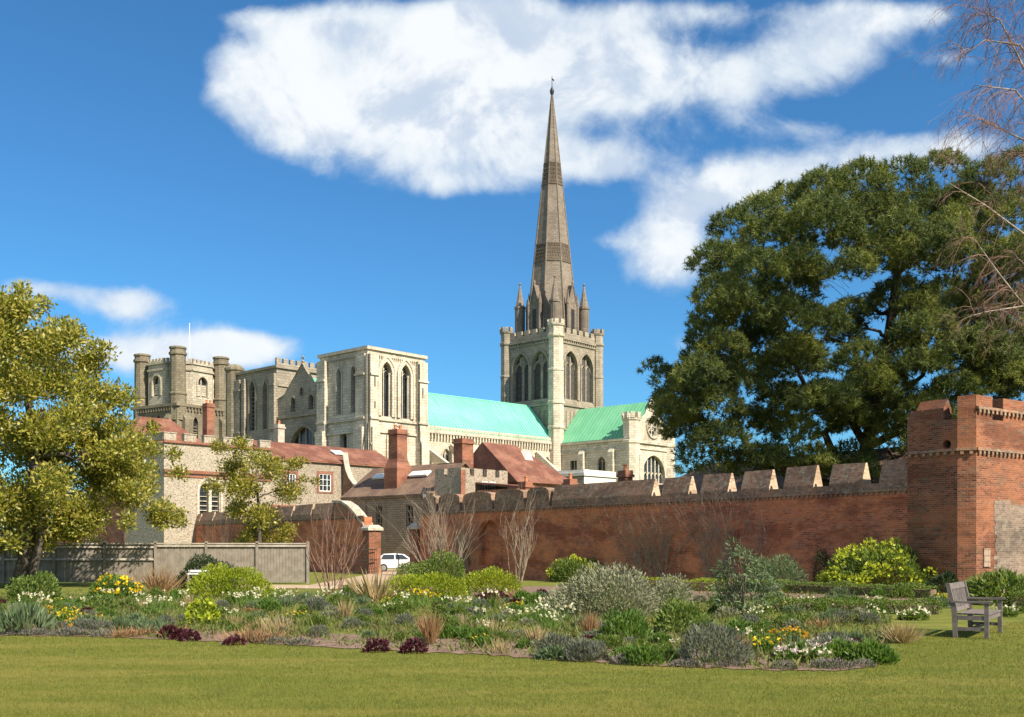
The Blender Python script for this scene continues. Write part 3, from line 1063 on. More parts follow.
    mb.build('finial', 'dark_iron', S)
    for (sx, sy) in ((-1, -1), (-1, 1), (1, -1), (1, 1)):
        pinnacle(S, (sx * 4.25, sy * 4.25), .95, 40.2, 46.6, 51.2)
    for (dx, dy) in ((-1, 0), (0, -1), (1, 0), (0, 1)):
        # gabled lucarne on each face of the spire, flanked by slim shafts
        mb = MB()
        f = Vector((dx, dy, 0)); s = Vector((-dy, dx, 0))
        base = f * 5.0
        pts = [base - s * 1.25 + Vector((0, 0, 40.2)), base + s * 1.25 + Vector((0, 0, 40.2)), base + s * 1.25 + Vector((0, 0, 45.8)), base + Vector((0, 0, 50.0)), base - s * 1.25 + Vector((0, 0, 45.8))]
        mb.extrude(pts, -f * 3.2, 0)
        for q in (-1, 1):
            c = base + s * q * 1.35
            mb.lathe((c.x, c.y, 0), [(.3, 40.2), (.3, 46.2), (.38, 46.4), (.05, 48.6)], 6)
            pa, pb = base + s * q * 1.4 + f * .06 + Vector((0, 0, 45.6)), base + f * .06 + Vector((0, 0, 50.25))
            mb.tube([pa, pb], .14, 4)
        mb.lathe((base.x, base.y, 50.0), [(.2, 0), (.26, .4), (.05, .9)], 6)
        mb.obox(base + f * .03 + Vector((0, 0, 43.6)), s * .45, f * .03, (0, 0, 1.9), 1)
        mb.build('lucarne', ['spire_stone', 'dark_iron'], S)
    # ---- nave: clerestory, aisle, roof
    N = empty('nave', parent=C)
    sn = Fr((-54, -2.6, 0), (47.8, -3.2, 0))
    L = math.hypot(47.8, 3.2)
    cl = [(14.0 + i * 3.9, 15.6 + i * 3.9, 14.6, 16.6, 17.8) for i in range(9)]
    mb = MB()
    facade(mb, sn, [(0, 0), (L, 0), (L, 20.4), (0, 20.4)], [opening(c) for c in cl], .5)
    for c in cl:
        hood(mb, sn, c, .22, .12)
    corbels(mb, sn, 10, L - .3, 20.0, .3, .34, .85, .42)
    mb.obox(sn.P(L / 2, 20.25, -.26), sn.u * (L / 2), sn.n * .25, (0, 0, .2))
    mb.obox(sn.P(L / 2, 20.85, -.08), sn.u * (L / 2), sn.n * .2, (0, 0, .38))
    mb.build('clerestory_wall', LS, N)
    for c in cl:
        window(N, sn, c, .47, 1, 0, .08, ('leaded_glass', LS))
    mb = MB()
    # south aisle with lean-to roof and the flying buttresses above it
    ai = Fr((-43, -12.2, 0), (37, 0, 0))
    facade(mb, ai, [(0, 0), (36.8, 0), (36.8, 11.2), (0, 11.2)])
    mb.extrude([(-43, -12.4, 11.2), (-43, -5.5, 13.6), (-43, -5.5, 13.9), (-43, -12.4, 11.5)], (36.8, 0, 0))
    mb.build('aisle', LS, N)
    for i in range(5):
        mb = MB()
        x = -37.5 + i * 6.6
        y = -3.9 + (x + 40) * -.064
        mb.extrude([(x, y, 18.6), (x, y, 17.4), (x, -9.5, 13.2), (x, -11.6, 11.0), (x, -12.6, 11.0), (x, -12.6, 13.4), (x, -11.4, 14.3)], (.7, 0, 0))
        mb.build('flying_buttress', LS, N)
    # roof, ridge swings slightly as the nave axis does
    mb = MB()
    zr, ze = 27.5, 20.75
    w0, r0, w1, r1 = Vector((-53.5, -2.95, ze)), Vector((-53.5, 3.6, zr)), Vector((-6.2, -6.15, ze)), Vector((-6.2, 0, zr))
    n0, n1 = Vector((-53.5, 9.8, ze)), Vector((-6.2, 6.15, ze))
    mb.add([w0, w1, r1, r0, n0, n1], [(0, 1, 2, 3), (3, 2, 5, 4)])
    for i in range(70):
        t = (i + .5) / 70
        a, b = w0.lerp(w1, t), r0.lerp(r1, t)
        mb.obox((a + b) / 2 + Vector((0, -.03, .04)), (b - a) / 2, (.05, 0, 0), (0, -.04, .05))
    mb.tube([r0, r1], .14, 5)
    mb.build('nave_roof', 'copper_roof', N)
    # ---- south transept
    X = empty('south_transept', parent=C)
    wx = [(9.4, 10.9, 13.0, 17.0, 17.01), (15.5, 17.2, 13.0, 16.2, 17.4)]
    mb = MB()
    fw = west(-6.1)
    facade(mb, fw, [(6.2, 0), (22.6, 0), (22.6, 20.2), (6.2, 20.2)], [opening(w) for w in wx], .5)
    for u in (10.9 + .8, 18.2):
        buttress(mb, fw, u, u + 1.1, 0, 18.9, .7)
    mb.obox(fw.P(14.4, 20.0, -.16), fw.u * 8.2, fw.n * .15, (0, 0, .2))
    mb.obox(fw.P(14.4, 18.4, -.08), fw.u * 8.2, fw.n * .08, (0, 0, .12))
    # gabled front with rose
    fs = south(-22.6)
    rose = [(.4 + 1.75 * math.cos(a), 22.6 + 1.75 * math.sin(a)) for a in np.linspace(0, 2 * math.pi, 25)[:-1]]
    gw = (-3.0, 3.8, 8.0, 14.0, 17.6)
    facade(mb, fs, [(-6.1, 0), (6.6, 0), (6.6, 20), (5.6, 20.4), (3.4, 23.6), (2.4, 24.4), (1.3, 26.4), (.4, 27.4), (-.5, 26.4), (-1.6, 24.4), (-2.6, 23.6), (-4.8, 20.4), (-6.1, 20)], [rose, opening(gw)], .6)
    hood(mb, fs, gw, .4, .2)
    mb.tube([fs.P(.4 + 2.0 * math.cos(a), 22.6 + 2.0 * math.sin(a), -.1) for a in np.linspace(0, 2 * math.pi, 25)], .2, 5, cap=False)
    mb.obox(fs.P(.2, 19.7, -.18), fs.u * 6.3, fs.n * .17, (0, 0, .22))
    mb.obox(fs.P(.2, 18.6, -.1), fs.u * 6.3, fs.n * .1, (0, 0, .14))
    gpts = [(-5.0, 20.2), (-2.6, 23.8), (-1.6, 24.6), (-.5, 26.6), (.4, 27.7), (1.3, 26.6), (2.4, 24.6), (3.4, 23.8), (5.8, 20.2)]
    mb.tube([fs.P(u, z, .1) for u, z in gpts], .26, 4)
    buttress(mb, fs, -2.0 - 2.6, -2.0 - 1.5, 0, 18.4, .8)
    mb.box(6.5, 6.6, -22.6, -6.2, 0, 20.2)
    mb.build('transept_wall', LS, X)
    mb = MB()
    for k in range(8):
        a = 2 * math.pi * k / 8
        mb.tube([fs.P(.4, 22.6, .35), fs.P(.4 + 1.7 * math.cos(a), 22.6 + 1.7 * math.sin(a), .35)], .09, 4)
        mb.tube([fs.P(.4 + 1.15 * math.cos(a + .39) + .45 * math.cos(b), 22.6 + 1.15 * math.sin(a + .39) + .45 * math.sin(b), .35) for b in np.linspace(0, 6.28, 9)], .06, 4, cap=False)
    P = [fs.P(u, z, .55) for u, z in rose]
    mb.add(P, [tuple(range(len(P)))], 1)
    mb.build('rose_window', [LS, 'leaded_glass'], X)
    window(X, fs, gw, .57, 5, 4, .12, ('leaded_glass', LS))
    for w in wx:
        window(X, fw, w, .47, 1, 0, .08, ('leaded_glass', GS))
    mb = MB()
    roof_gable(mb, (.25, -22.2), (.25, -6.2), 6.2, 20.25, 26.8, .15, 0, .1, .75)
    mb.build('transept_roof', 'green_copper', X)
    for (x, z) in ((-5.0, 24.6), (5.6, 23.0)):
        mb = MB()
        c = (x, -21.9)
        mb.lathe((c[0], c[1], 0), [(1.5, 10), (1.5, 19.2), (1.66, 19.4), (1.66, 19.8), (1.45, 20), (1.45, z - 1.5), (1.62, z - 1.3), (1.62, z - 1.0)], 8, 0, math.pi / 8)
        for k in range(8):
            a = 2 * math.pi * k / 8
            mb.obox((c[0] + 1.45 * math.cos(a), c[1] + 1.45 * math.sin(a), z - .5), (-math.sin(a) * .34, math.cos(a) * .34, 0), (math.cos(a) * .16, math.sin(a) * .16, 0), (0, 0, .5))
        mb.build('corner_turret', LS, X)
    # ---- south-west tower
    A = empty('west_tower', parent=C)
    x0, x1, y0, y1, zt = -54.4, -43.4, -12.0, -1.0, 30.3
    W = [(5.0, 6.1, 21.1, 26.8, 27.8), (8.35, 9.45, 21.1, 26.8, 27.8), (5.8, 7.5, 13.0, 17.6, 18.6)]
    Sw = [(-51.95, -50.0, 20.6, 26.8, 28.5), (-48.35, -46.4, 20.6, 26.8, 28.5), (-50.4, -48.2, 12.6, 17.4, 18.9)]
    mb = MB()
    block(mb, x0, x1, y0, y1, 0, zt, {'W': W, 'S': Sw}, .8)
    fw, fs = west(x0), south(y0)
    for sp in Sw:
        hood(mb, fs, sp, .42, .22)
        hood(mb, fs, (sp[0] - .42, sp[1] + .42, sp[2], sp[3], sp[4] + .55), .25, .34)
    for sp in W:
        hood(mb, fw, sp, .25, .12)
    for sp in Sw[:2]:       # nook shafts
        for u in (sp[0] - .18, sp[1] + .18, sp[0] + .2, sp[1] - .2):
            mb.lathe(fs.P(u, 0, -.12 if u < sp[0] or u > sp[1] else .25), [(.11, sp[2]), (.11, sp[3] - .2), (.19, sp[3]), (.19, sp[3] + .15)], 6)
    ring(mb, x0, x1, y0, y1, zt - .45, zt, .3)
    # wide clasping corner piers
    for fr, a, b in ((fw, 1.0, 2.9), (fw, 10.0, 12.0), (fs, -54.4, -52.9), (fs, -45.3, -43.4)):
        mb.obox(fr.P((a + b) / 2, 14.6, -.32), fr.u * ((b - a) / 2), fr.n * .3, (0, 0, 14.6))
        mb.obox(fr.P((a + b) / 2, 9.4, -.68), fr.u * ((b - a) / 2 - .05), fr.n * .35, (0, 0, 9.4))
    mb.box(-55.05, -54.72, -12.66, -12.33, 0, 29.2)
    for fr, a, b in ((fw, 2.9, 10.0), (fs, -52.9, -45.3)):
        for z in (20.1, 18.35, 26.4):
            if z == 26.4:
                continue
            mb.obox(fr.P((a + b) / 2, z, -.13), fr.u * ((b - a) / 2 - .01), fr.n * .12, (0, 0, .16))
        corbels(mb, fr, a + .1, b - .1, 29.2, .16, .22, .3, .25)
    for fr, a, b in ((fw, 1.0, 2.9), (fw, 10.0, 12.0), (fs, -54.4, -52.9), (fs, -45.3, -43.4)):
        for z in (26.3, 20.1, 16.4):
            mb.obox(fr.P((a + b) / 2, z, -.72), fr.u * ((b - a) / 2 + .06), fr.n * .1, (0, 0, .14))
    # slit lights, weathering slopes
    for u, z in ((-53.6, 25.3), (-53.6, 22.0), (-44.4, 24.6), (-53.6, 16.8), (-44.4, 16.2)):
        mb.obox(fs.P(u, z, -.63), fs.u * .1, fs.n * .02, (0, 0, .75 if z > 24 else .5), 1)
    mb.build('tower_wall', [LS, 'dark_iron'], A)
    for sp in W:
        window(A, fw, sp, .75, 0 if sp[4] > 20 else 1, 0, .06, ('leaded_glass', GS))
    for sp in Sw:
        window(A, fs, sp, .78, 1, 0, .06, ('leaded_glass', LS))
    mb = MB()
    roof_hip(mb, x0, x1, y0, y1, zt + .02, zt + .6)
    mb.build('tower_roof', 'lead_grey', A)
    mb = MB()
    mb.tube([(-54.9, -12.75, 29), (-54.9, -12.75, 19.4), (-55.3, -13.1, 17), (-55.4, -13.2, 12)], .11, 6)
    mb.tube([(-45.2, -12.72, 28.8), (-45.2, -12.72, 18), (-45.2, -13.1, 17), (-45.2, -13.2, 8)], .11, 6)
    mb.build('drainpipe', 'dark_iron', A)
    # ---- north-west tower
    B = empty('west_tower', parent=C)
    y0, y1, zt = 10.0, 22.0, 30.2
    W = [(-17.4, -15.7, 20.4, 26.4, 28.4)]
    bl = (-13.6, -12.3, 20.4, 26.2, 28.0)
    mb = MB()
    block(mb, x0, x1, y0, y1, 0, zt, {'W': W + [bl]}, .6)
    fw, fs = west(x0), south(y0)
    for sp in W + [bl]:
        hood(mb, fw, sp, .3, .16)
    ring(mb, x0, x1, y0, y1, zt - .5, zt - .1, .3)
    for a, b in ((-22, -19.6), (-19.0, -18.2), (-11.4, -10.0)):
        mb.obox(fw.P((a + b) / 2, 14.4, -.27), fw.u * ((b - a) / 2), fw.n * .25, (0, 0, 14.4))
        for z in (27.1, 20.2):
            mb.obox(fw.P((a + b) / 2, z, -.56), fw.u * ((b - a) / 2 + .05), fw.n * .06, (0, 0, .14))
    for z in (18.6, 14.6):
        mb.obox(fw.P(-16, z, -.12), fw.u * 5.9, fw.n * .11, (0, 0, .16))
    crenels(mb, (x0, y0), (x1, y0), zt + .3, zt + 1.1, .75, .5, .4)
    mb.box(x0, x1, y0 - .02, y0 + .4, zt + .003, zt + .3)
    mb.obox(fs.P(-48.8, 27.0, -.1), fs.u * 5.4, fs.n * .09, (0, 0, .14))
    P = [fw.P(u, z, .55) for u, z in opening(bl)]
    mb.add(P, [tuple(range(len(P)))])
    mb.build('tower_wall', GS, B)
    for sp in W:
        window(B, fw, sp, .57, 1, 8, .08, ('leaded_glass', GS))
    mb = MB()
    mb.lathe((x0 + .3, y1 + .2, 0), [(1.4, 0), (1.4, 30.4), (1.6, 30.6), (1.6, 31), (1.45, 31.1), (1.0, 31.5), (.2, 31.7)], 10)
    mb.build('stair_turret', 'belfry_stone', B)
    # ---- west gable between the towers
    G = empty('west_front', parent=C)
    fw = west(-54.2)
    sw_ = [(-6.6, -5.4, 22.5, 24.0, 24.7), (-2.0, -.8, 22.5, 24.0, 24.7), (-4.2, -3.4, 24.8, 25.6, 26.0)]
    big = (-6.6, .2, 8.0, 16.2, 20.0)
    mb = MB()
    facade(mb, fw, [(-10, 0), (1, 0), (1, 25.0), (.2, 25.2), (-3.6, 29.5), (-8.2, 25.2), (-10, 24.6)], [opening(s) for s in sw_] + [opening(big)], .6)
    hood(mb, fw, big, .45, .25)
    for s in sw_:
        hood(mb, fw, s, .18, .1)
    mb.tube([fw.P(1, 25.1, .1), fw.P(.1, 25.4, .1), fw.P(-3.6, 29.75, .1), fw.P(-8.3, 25.3, .1), fw.P(-10, 24.8, .1)], .2, 4)
    mb.obox(fw.P(-4.5, 21.8, -.14), fw.u * 5.5, fw.n * .13, (0, 0, .18))
    mb.lathe(fw.P(-3.6, 29.6, .1), [(.15, 0), (.28, .4), (.12, .6), (.1, 1.3)], 6)
    mb.obox(fw.P(-3.6, 30.5, .1), fw.u * .35, fw.n * .08, (0, 0, .09))
    mb.build('gable_wall', GS, G)
    for s in sw_[:2]:
        window(G, fw, s, .57, 0, 2, .06, ('leaded_glass', GS))
    window(G, fw, sw_[2], .57, 0, 0)
    window(G, fw, big, .57, 3, 3, .14, ('leaded_glass', GS))


build_cathedral()


# ------------------------------------------------------------------ detached bell tower
def build_bell_tower():
    T = empty('bell_tower', (-60.1, 191.2, -0.4), math.atan2(.836, .549))
    tag(T, 'weathered square bell tower with octagonal top stage, round corner turrets and white flagpole', 'bell tower')
    h, BS = 5.95, 'belfry_stone'
    mb = MB()
    lw = [(-1.1, .0, 18.5, 24.0, 25.0), (.5, 1.6, 18.5, 24.0, 25.0)]
    ls = [(-2.4, -1.3, 19.0, 23.6, 24.8)]
    block(mb, -h, h, -h, h, 0, 27.0, {'W': lw, 'S': ls}, .6)
    ring(mb, -h, h, -h, h, 26.4, 26.9, .35)
    ring(mb, -h, h, -h, h, 17.4, 17.7, .25)
    for fr in (west(-h), south(-h)):
        corbels(mb, fr, -4.6, 4.6, 26.3, .3, .4, .6, .3)
        buttress(mb, fr, 3.4, 4.9, 0, 25.4, .9)
        buttress(mb, fr, -4.9, -3.4, 0, 25.4, .9)
    mb.build('tower_wall', BS, T)
    for fr, ws in ((west(-h), lw), (south(-h), ls)):
        for w in ws:
            window(T, fr, w, .57, 0, 8, .06, ('dark_iron', BS), louvre=True)
    O = empty('octagon', parent=T)
    mb = MB()
    r = 6.0
    P = octa((0, 0), r)
    wins = []
    for k in range(8):
        a, b = Vector((*P[k], 0)), Vector((*P[(k + 1) % 8], 0))
        L = (b - a).length
        mid = (a + b) / 2
        fr = Fr(mid, (b - a))
        if fr.n.dot(mid) < 0:
            fr = Fr(mid, (a - b))
        ok = fr.n.y < .3 and fr.n.x < .8
        sp = (-1.05, 1.05, 28.6, 31.0, 32.2)
        facade(mb, fr, [(-L / 2, 27.0), (L / 2, 27.0), (L / 2, 34.2), (-L / 2, 34.2)], [opening(sp)] if ok else [], .6)
        if ok:
            hood(mb, fr, sp, .3, .16)
            wins.append((fr, sp))
        mb.obox(fr.P(0, 33.2, -.12), fr.u * (L / 2), fr.n * .11, (0, 0, .16))
        mb.obox(fr.P(0, 34.35, -.02), fr.u * (L / 2), fr.n * .2, (0, 0, .16))
        for i in range(5):
            mb.obox(fr.P((-2 + i) * L / 5, 34.85, .1), fr.u * (L / 5 * .3), fr.n * .18, (0, 0, .33))
    mb.add([(x, y, 34.1) for x, y in P], [tuple(range(8))])
    mb.build('octagon_wall', 'octagon_stone', O)
    for fr, sp in wins:
        window(O, fr, sp, .57, 1, 5, .1, ('dark_iron', 'pale_limestone'), louvre=True)
    for (sx, sy, zt) in ((-1, -1, 37.0), (-1, 1, 36.6), (1, -1, 36.6), (1, 1, 36.6)):
        mb = MB()
        mb.lathe((sx * (h - 1.1), sy * (h - 1.1), 0), [(1.45, 24), (1.45, 28.4), (1.58, 28.5), (1.58, 28.8), (1.38, 28.9), (1.34, zt - 1.7), (1.55, zt - 1.5), (1.55, zt - 1.1), (1.34, zt - 1.05), (1.34, zt - .5), (1.5, zt - .45), (1.5, zt - .15), (.9, zt)], 10)
        mb.build('corner_turret', BS, T)
    mb = MB()
    mb.tube([(.2, -1.8, 34), (.2, -1.8, 42)], [.11, .06], 6)
    mb.lathe((.2, -1.8, 42), [(.05, 0), (.15, .12), (.05, .26)], 6)
    mb.build('flagpole', 'white_paint', T)


build_bell_tower()


# ------------------------------------------------------------------ bishop's palace and houses in front of the cathedral
def sash(parent, fr, sp, nv=2, nh=2, depth=.18):
    return window(parent, fr, sp, depth, nv, nh, .035, ('leaded_glass', 'white_paint'), rim=.1)


def build_flint_range():
    H = empty('flint_range', (-34.8, 105, -0.4), CROT)
    tag(H, 'long flint palace range with battlements, pointed windows and small white sash windows', 'palace')
    s = south(0)
    gw = [(4.0, 4.95, 5.2, 7.6, 8.5), (5.3, 6.25, 5.2, 7.6, 8.5)]
    mb = MB()
    block(mb, 0, 12.6, 0, 8, 0, 12.4, {'S': gw}, .5)
    mb.build('chapel_wall', 'pale_flint', H)
    mb = MB()
    mb.obox(s.P(6.3, 9.55, -.1), s.u * 6.35, s.n * .1, (0, 0, .16))
    mb.obox(s.P(6.3, 9.1, -.05), s.u * 6.33, s.n * .05, (0, 0, .1))
    mb.obox(s.P(6.3, 12.5, -.08), s.u * 6.38, s.n * .12, (0, 0, .12))
    mb.build('string_course', 'chimney_brick', H)
    for w in gw:
        window(H, s, w, .45, 0, 4, .05, ('leaded_glass', 'pale_limestone'))
    mb = MB()
    hood(mb, s, (3.85, 6.4, 5.1, 7.7, 8.9), .2, .12)
    mb.obox(s.P(5.12, 6.8, -.03), s.u * .17, s.n * .1, (0, 0, 1.7))
    mb.build('window_surround', 'pale_limestone', H)
    mb = MB()
    crenels(mb, (0, 0), (12.6, 0), 12.65, 13.35, 1.5, .9, .5, 0, .1)
    crenels(mb, (0.0, 8), (0, .6), 12.65, 13.35, 1.5, .9, .5, 0, .1)
    mb.build('battlement', 'pale_flint', H)
    # domestic half
    sw = [(14.7, 15.9, 8.3, 10.0, 10.0), (19.1, 20.8, 8.2, 10.2, 10.2)]
    mb = MB()
    facade(mb, s, [(12.6, 0), (31, 0), (31, 11.5), (12.6, 11.5)], [opening(w) for w in sw], .3)
    mb.box(30.9, 31, .003, 8, 0, 11.5)
    mb.build('house_wall', 'dull_flint', H)
    mb = MB()
    for w in sw:
        for a, b, c, d in ((w[0] - .3, w[0], w[2] - .2, w[4] + .3), (w[1], w[1] + .3, w[2] - .2, w[4] + .3), (w[0], w[1], w[4], w[4] + .3), (w[0], w[1], w[2] - .2, w[2])):
            mb.obox(s.P((a + b) / 2, (c + d) / 2, -.02), s.u * ((b - a) / 2 - .002), s.n * .04, (0, 0, (d - c) / 2))
    mb.obox(s.P(21.8, 11.55, -.12), s.u * 9.2, s.n * .14, (0, 0, .12))
    mb.obox(s.P(21.8, 6.2, -.1), s.u * 9.2, s.n * .1, (0, 0, .3))
    mb.build('brick_dressing', 'chimney_brick', H)
    for w in sw:
        sash(H, s, w)
    mb = MB()
    mb.extrude([(12.6, -.3, 11.6), (12.6, 4.5, 13.9), (12.6, 8.8, 11.6)], (18.6, 0, 0))
    mb.build('roof', 'red_tiles', H)
    mb = MB()
    mb.obox((23.5, 2.2, 13.0), (.8, 0, 0), (0, .5, .24), (0, -.03, .06))
    mb.build('skylight', 'white_paint', H)
    chimney(H, (17.2, 5), .9, .9, 12, 16.0, 1, 'pale_coping')
    # brick gable shoulder that sweeps down towards the gatehouse
    mb = MB()
    z = [(0, 12.6), (.25, 11.3), (.6, 10.4), (1.1, 9.6), (1.9, 8.9), (2.9, 8.6)]
    pts = [(22.3, -.35 - u * 1.0, q) for u, q in z] + [(22.3, -3.2, 0), (22.3, -.35, 0)]
    mb.extrude(pts, (.5, 0, 0))
    mb.build('swept_gable', 'merlon_brick', H)
    mb = MB()
    for (a, za), (b, zb_) in zip(z, z[1:]):
        mb.extrude([(22.2, -.35 - a, za + .02), (22.2, -.35 - b, zb_ + .02), (22.2, -.35 - b, zb_ + .2), (22.2, -.35 - a, za + .2)], (.75, 0, 0))
    mb.build('gable_coping', 'pale_coping', H)


def build_red_house():
    H = empty('red_roofed_house', (-46.5, 126, -0.4), CROT)
    tag(H, 'house behind the flint battlements with red hipped roof and one tall chimney', 'house')
    mb = MB()
    block(mb, 0, 13, 0, 9, 0, 13.4, {'S': [(3, 4.3, 8, 10, 10), (8, 9.3, 8, 10, 10)]}, .3)
    mb.build('wall', 'chimney_brick', H)
    for w in ((3, 4.3, 8, 10, 10), (8, 9.3, 8, 10, 10)):
        sash(H, south(0), w)
    mb = MB()
    roof_hip(mb, -.4, 13.4, -.4, 9.4, 13.4, 18.3)
    r = mb.build('roof', 'red_tiles', H)
    chimney(r, (12.2, 1.4), 1.1, 1.1, 12, 20.4, 2)


def build_gatehouse():
    H = empty('gatehouse_range', (-4.9, 95, -0.4), CROT)
    tag(H, 'dim rubble-stone range behind the garden gate with brown tile roof and tall brick chimney', 'house')
    w = west(0)
    ws = [(-14.7, -13.8, 3.6, 5.9, 5.9), (-11.4, -10.5, 3.6, 5.9, 5.9), (-7.0, -6.0, 3.6, 5.9, 5.9)]
    dr = (-12.2, -10.9, 0.0, 2.2, 2.21)
    mb = MB()
    facade(mb, w, [(-16.6, 0), (-3, 0), (-3, 6.9), (-16.6, 6.9)], [opening(q) for q in ws] + [opening((-12.4, -10.8, .02, 2.1, 2.8))], .35)
    mb.box(0.003, 8, 16.5, 16.6, 0, 6.9)
    mb.obox(w.P(-9.8, 6.75, -.1), w.u * 6.8, w.n * .1, (0, 0, .14))
    mb.tube([w.P(-12.9, 6.6, -.1), w.P(-12.9, 0, -.1)], .06, 5)
    mb.build('wall', 'rough_stone', H)
    for q in ws:
        window(H, w, q, .33, 1, 3, .06, ('leaded_glass', 'rough_stone'), rim=.08)
    mb = MB()
    mb.obox(w.P(-11.6, 1.4, .3), w.u * .78, w.n * .04, (0, 0, 1.36))
    for i in range(5):
        mb.obox(w.P(-12.2 + i * .3, 1.4, .24), w.u * .02, w.n * .03, (0, 0, 1.3))
    mb.build('door', 'dark_iron', H)
    mb = MB()
    roof_gable(mb, (4, 3.0), (4, 16.6), 4.0, 6.95, 9.9, .15, 0, .3)
    mb.build('roof', 'brown_tiles', H)
    mb = MB()
    for y, wd in ((7.6, 1.3), (13.4, 1.0)):
        mb = MB()
        mb.obox((2.3, y, 9.02), (.3, 0, .22), (0, wd, 0), (-.06, 0, .08))
        mb.build('skylight', 'white_paint', H)
    c = chimney(H, (1.6, 10.0), 1.3, 1.3, 7, 13.4, 2)
    mb = MB()
    mb.prism([(.65, 9.05), (2.55, 9.05), (2.55, 10.95), (.65, 10.95)], 6.5, 9.6, 0)
    mb.prism([(.65, 9.05), (2.55, 9.05), (2.55, 10.95), (.65, 10.95)], 9.601, 10.5, 0, True, .7)
    mb.build('chimney_base', 'chimney_brick', c)
    # battlemented flint end bay
    s = south(-.4)
    sw = [(2.75, 3.55, 6.7, 8.0, 8.0), (3.75, 4.55, 6.7, 8.0, 8.0)]
    mb = MB()
    block(mb, 0, 6.2, -.4, 3, 0, 8.4, {'S': sw}, .25)
    mb.build('end_bay_wall', 'dull_flint', H)
    mb = MB()
    crenels(mb, (0, -.4), (6.2, -.4), 8.402, 9.1, 1.0, .55, .4)
    crenels(mb, (0, 3), (0, 0.05), 8.402, 9.1, 1.0, .55, .4)
    mb.build('battlement', 'dull_flint', H)
    mb = MB()
    mb.box(-.08, .5, -.48, -.401, 0, 8.9)
    mb.obox(s.P(3.3, 6.1, -.05), s.u * 2.9, s.n * .045, (0, 0, .15))
    mb.build('brick_quoin', 'chimney_brick', H)
    for q in sw:
        sash(H, s, q, 1, 2)
    chimney(H, (4.6, 3.9), 1.5, 1.2, 7, 12.3, 0)


def build_palace_house():
    H = empty('palace_house', (-.5, 104, -0.4), CROT)
    tag(H, 'house with steep red hipped roof between the gatehouse range and the nave', 'house')
    mb = MB()
    block(mb, 1.5, 10.6, 0, 9, 0, 8.4)
    mb.build('wall', 'orange_brick', H)
    mb = MB()
    roof_hip(mb, 1.1, 11.0, -.4, 9.4, 8.4, 12.7, 0, False, True)
    r = mb.build('roof', 'red_tiles', H)
    mb = MB()
    mb.extrude([(5.6, 2.6, 11.0), (6.9, 2.6, 11.0), (6.25, 2.6, 12.1)], (0, 1.6, 0))
    mb.build('dormer', 'white_stucco', r)


def build_brick_outhouse():
    H = empty('brick_outhouse', (-1.6, 90.5, -0.4), CROT)
    tag(H, 'sunlit orange brick lean-to just behind the round-topped merlons of the garden wall', 'outhouse')
    mb = MB()
    block(mb, 3.1, 8.2, 0, 5, 0, 7.1)
    mb.build('wall', 'orange_brick', H)
    mb = MB()
    mb.extrude([(2.9, -.3, 7.1), (2.9, 5, 7.7), (2.9, 5, 7.85), (2.9, -.3, 7.3)], (5.5, 0, 0))
    mb.build('roof', 'red_tiles', H)


def build_parapet_house():
    H = empty('parapet_house', (9.2, 134.5, -0.4), CROT)
    tag(H, 'flat-roofed stone house with white parapet standing in front of the south transept', 'house')
    s = south(0)
    ws = [(1.3, 2.5, 7.4, 9.6, 9.6), (4.0, 5.2, 7.4, 9.6, 9.6)]
    mb = MB()
    block(mb, 0, 6.8, 0, 9.5, 0, 11.2, {'S': ws}, .25)
    o = mb.build('wall', ['grey_limestone'], H)
    mb = MB()
    mb.box(-.002, 6.8, -.06, -.004, 0, 7.2)
    for a, b in ((0, 1.3), (2.5, 4.0), (5.2, 6.8)):
        mb.box(a, b, -.06, -.004, 7.2, 9.8)
    mb.box(-.002, 6.8, -.06, -.004, 9.8, 10.9)
    mb.build('front_render', 'white_stucco', H)
    mb = MB()
    ring(mb, 0, 6.8, 0, 9.5, 11.0, 11.4, .25)
    mb.box(0, 6.8, 0, 9.5, 11.205, 11.8)
    mb.build('parapet', 'white_stucco', H)
    for w in ws:
        sash(H, s, w)


def build_low_houses():
    # long tiled roof parallel to the garden wall, seen under the pine
    ang = math.atan2(-.82, .57)
    H = empty('tiled_stable', (12.0, 83.0, -0.4), ang)
    tag(H, 'long low building with brown tiled hipped roof behind the garden wall and pine', 'outbuilding')
    mb = MB()
    block(mb, 0, 34, -4, 5, 0, 5.2)
    mb.build('wall', 'chimney_brick', H)
    mb = MB()
    roof_hip(mb, -.4, 34.4, -4.4, 5.4, 5.2, 8.3)
    mb.build('roof', 'brown_tiles', H)
    H = empty('wall_cottage', (3.4, 79.5, -0.4), ang)
    tag(H, 'low cottage showing only its roof ridge and brick chimneys above the garden wall', 'cottage')
    mb = MB()
    block(mb, -9, 9, 0, 6, 0, 4.4)
    mb.build('wall', 'chimney_brick', H)
    mb = MB()
    roof_gable(mb, (-9.2, 3), (9.2, 3), 3, 4.4, 6.2, .15)
    r = mb.build('roof', 'brown_tiles', H)
    for x, z in ((-8.2, 7.4), (-2.2, 7.3), (4.4, 7.6)):
        chimney(r, (x, 3), .85, .7, 5, z, 1)


build_flint_range()
build_red_house()
build_gatehouse()
build_palace_house()
build_brick_outhouse()
build_parapet_house()
build_low_houses()

# ------------------------------------------------------------------ brick garden wall, turret, gate piers
W0 = Vector((14.9, 39.5, 0))
WD = Vector((-.571, .821, 0))           # along the wall, away from the camera
WN = Vector((-.821, -.571, 0))          # its face towards the garden
TH = 0.62


def wp(t, z, d=0.0):
    """point on the wall: t along it, z up, d back from the garden face"""
    p = W0 + WD * t - WN * d
    return Vector((p.x, p.y, z))


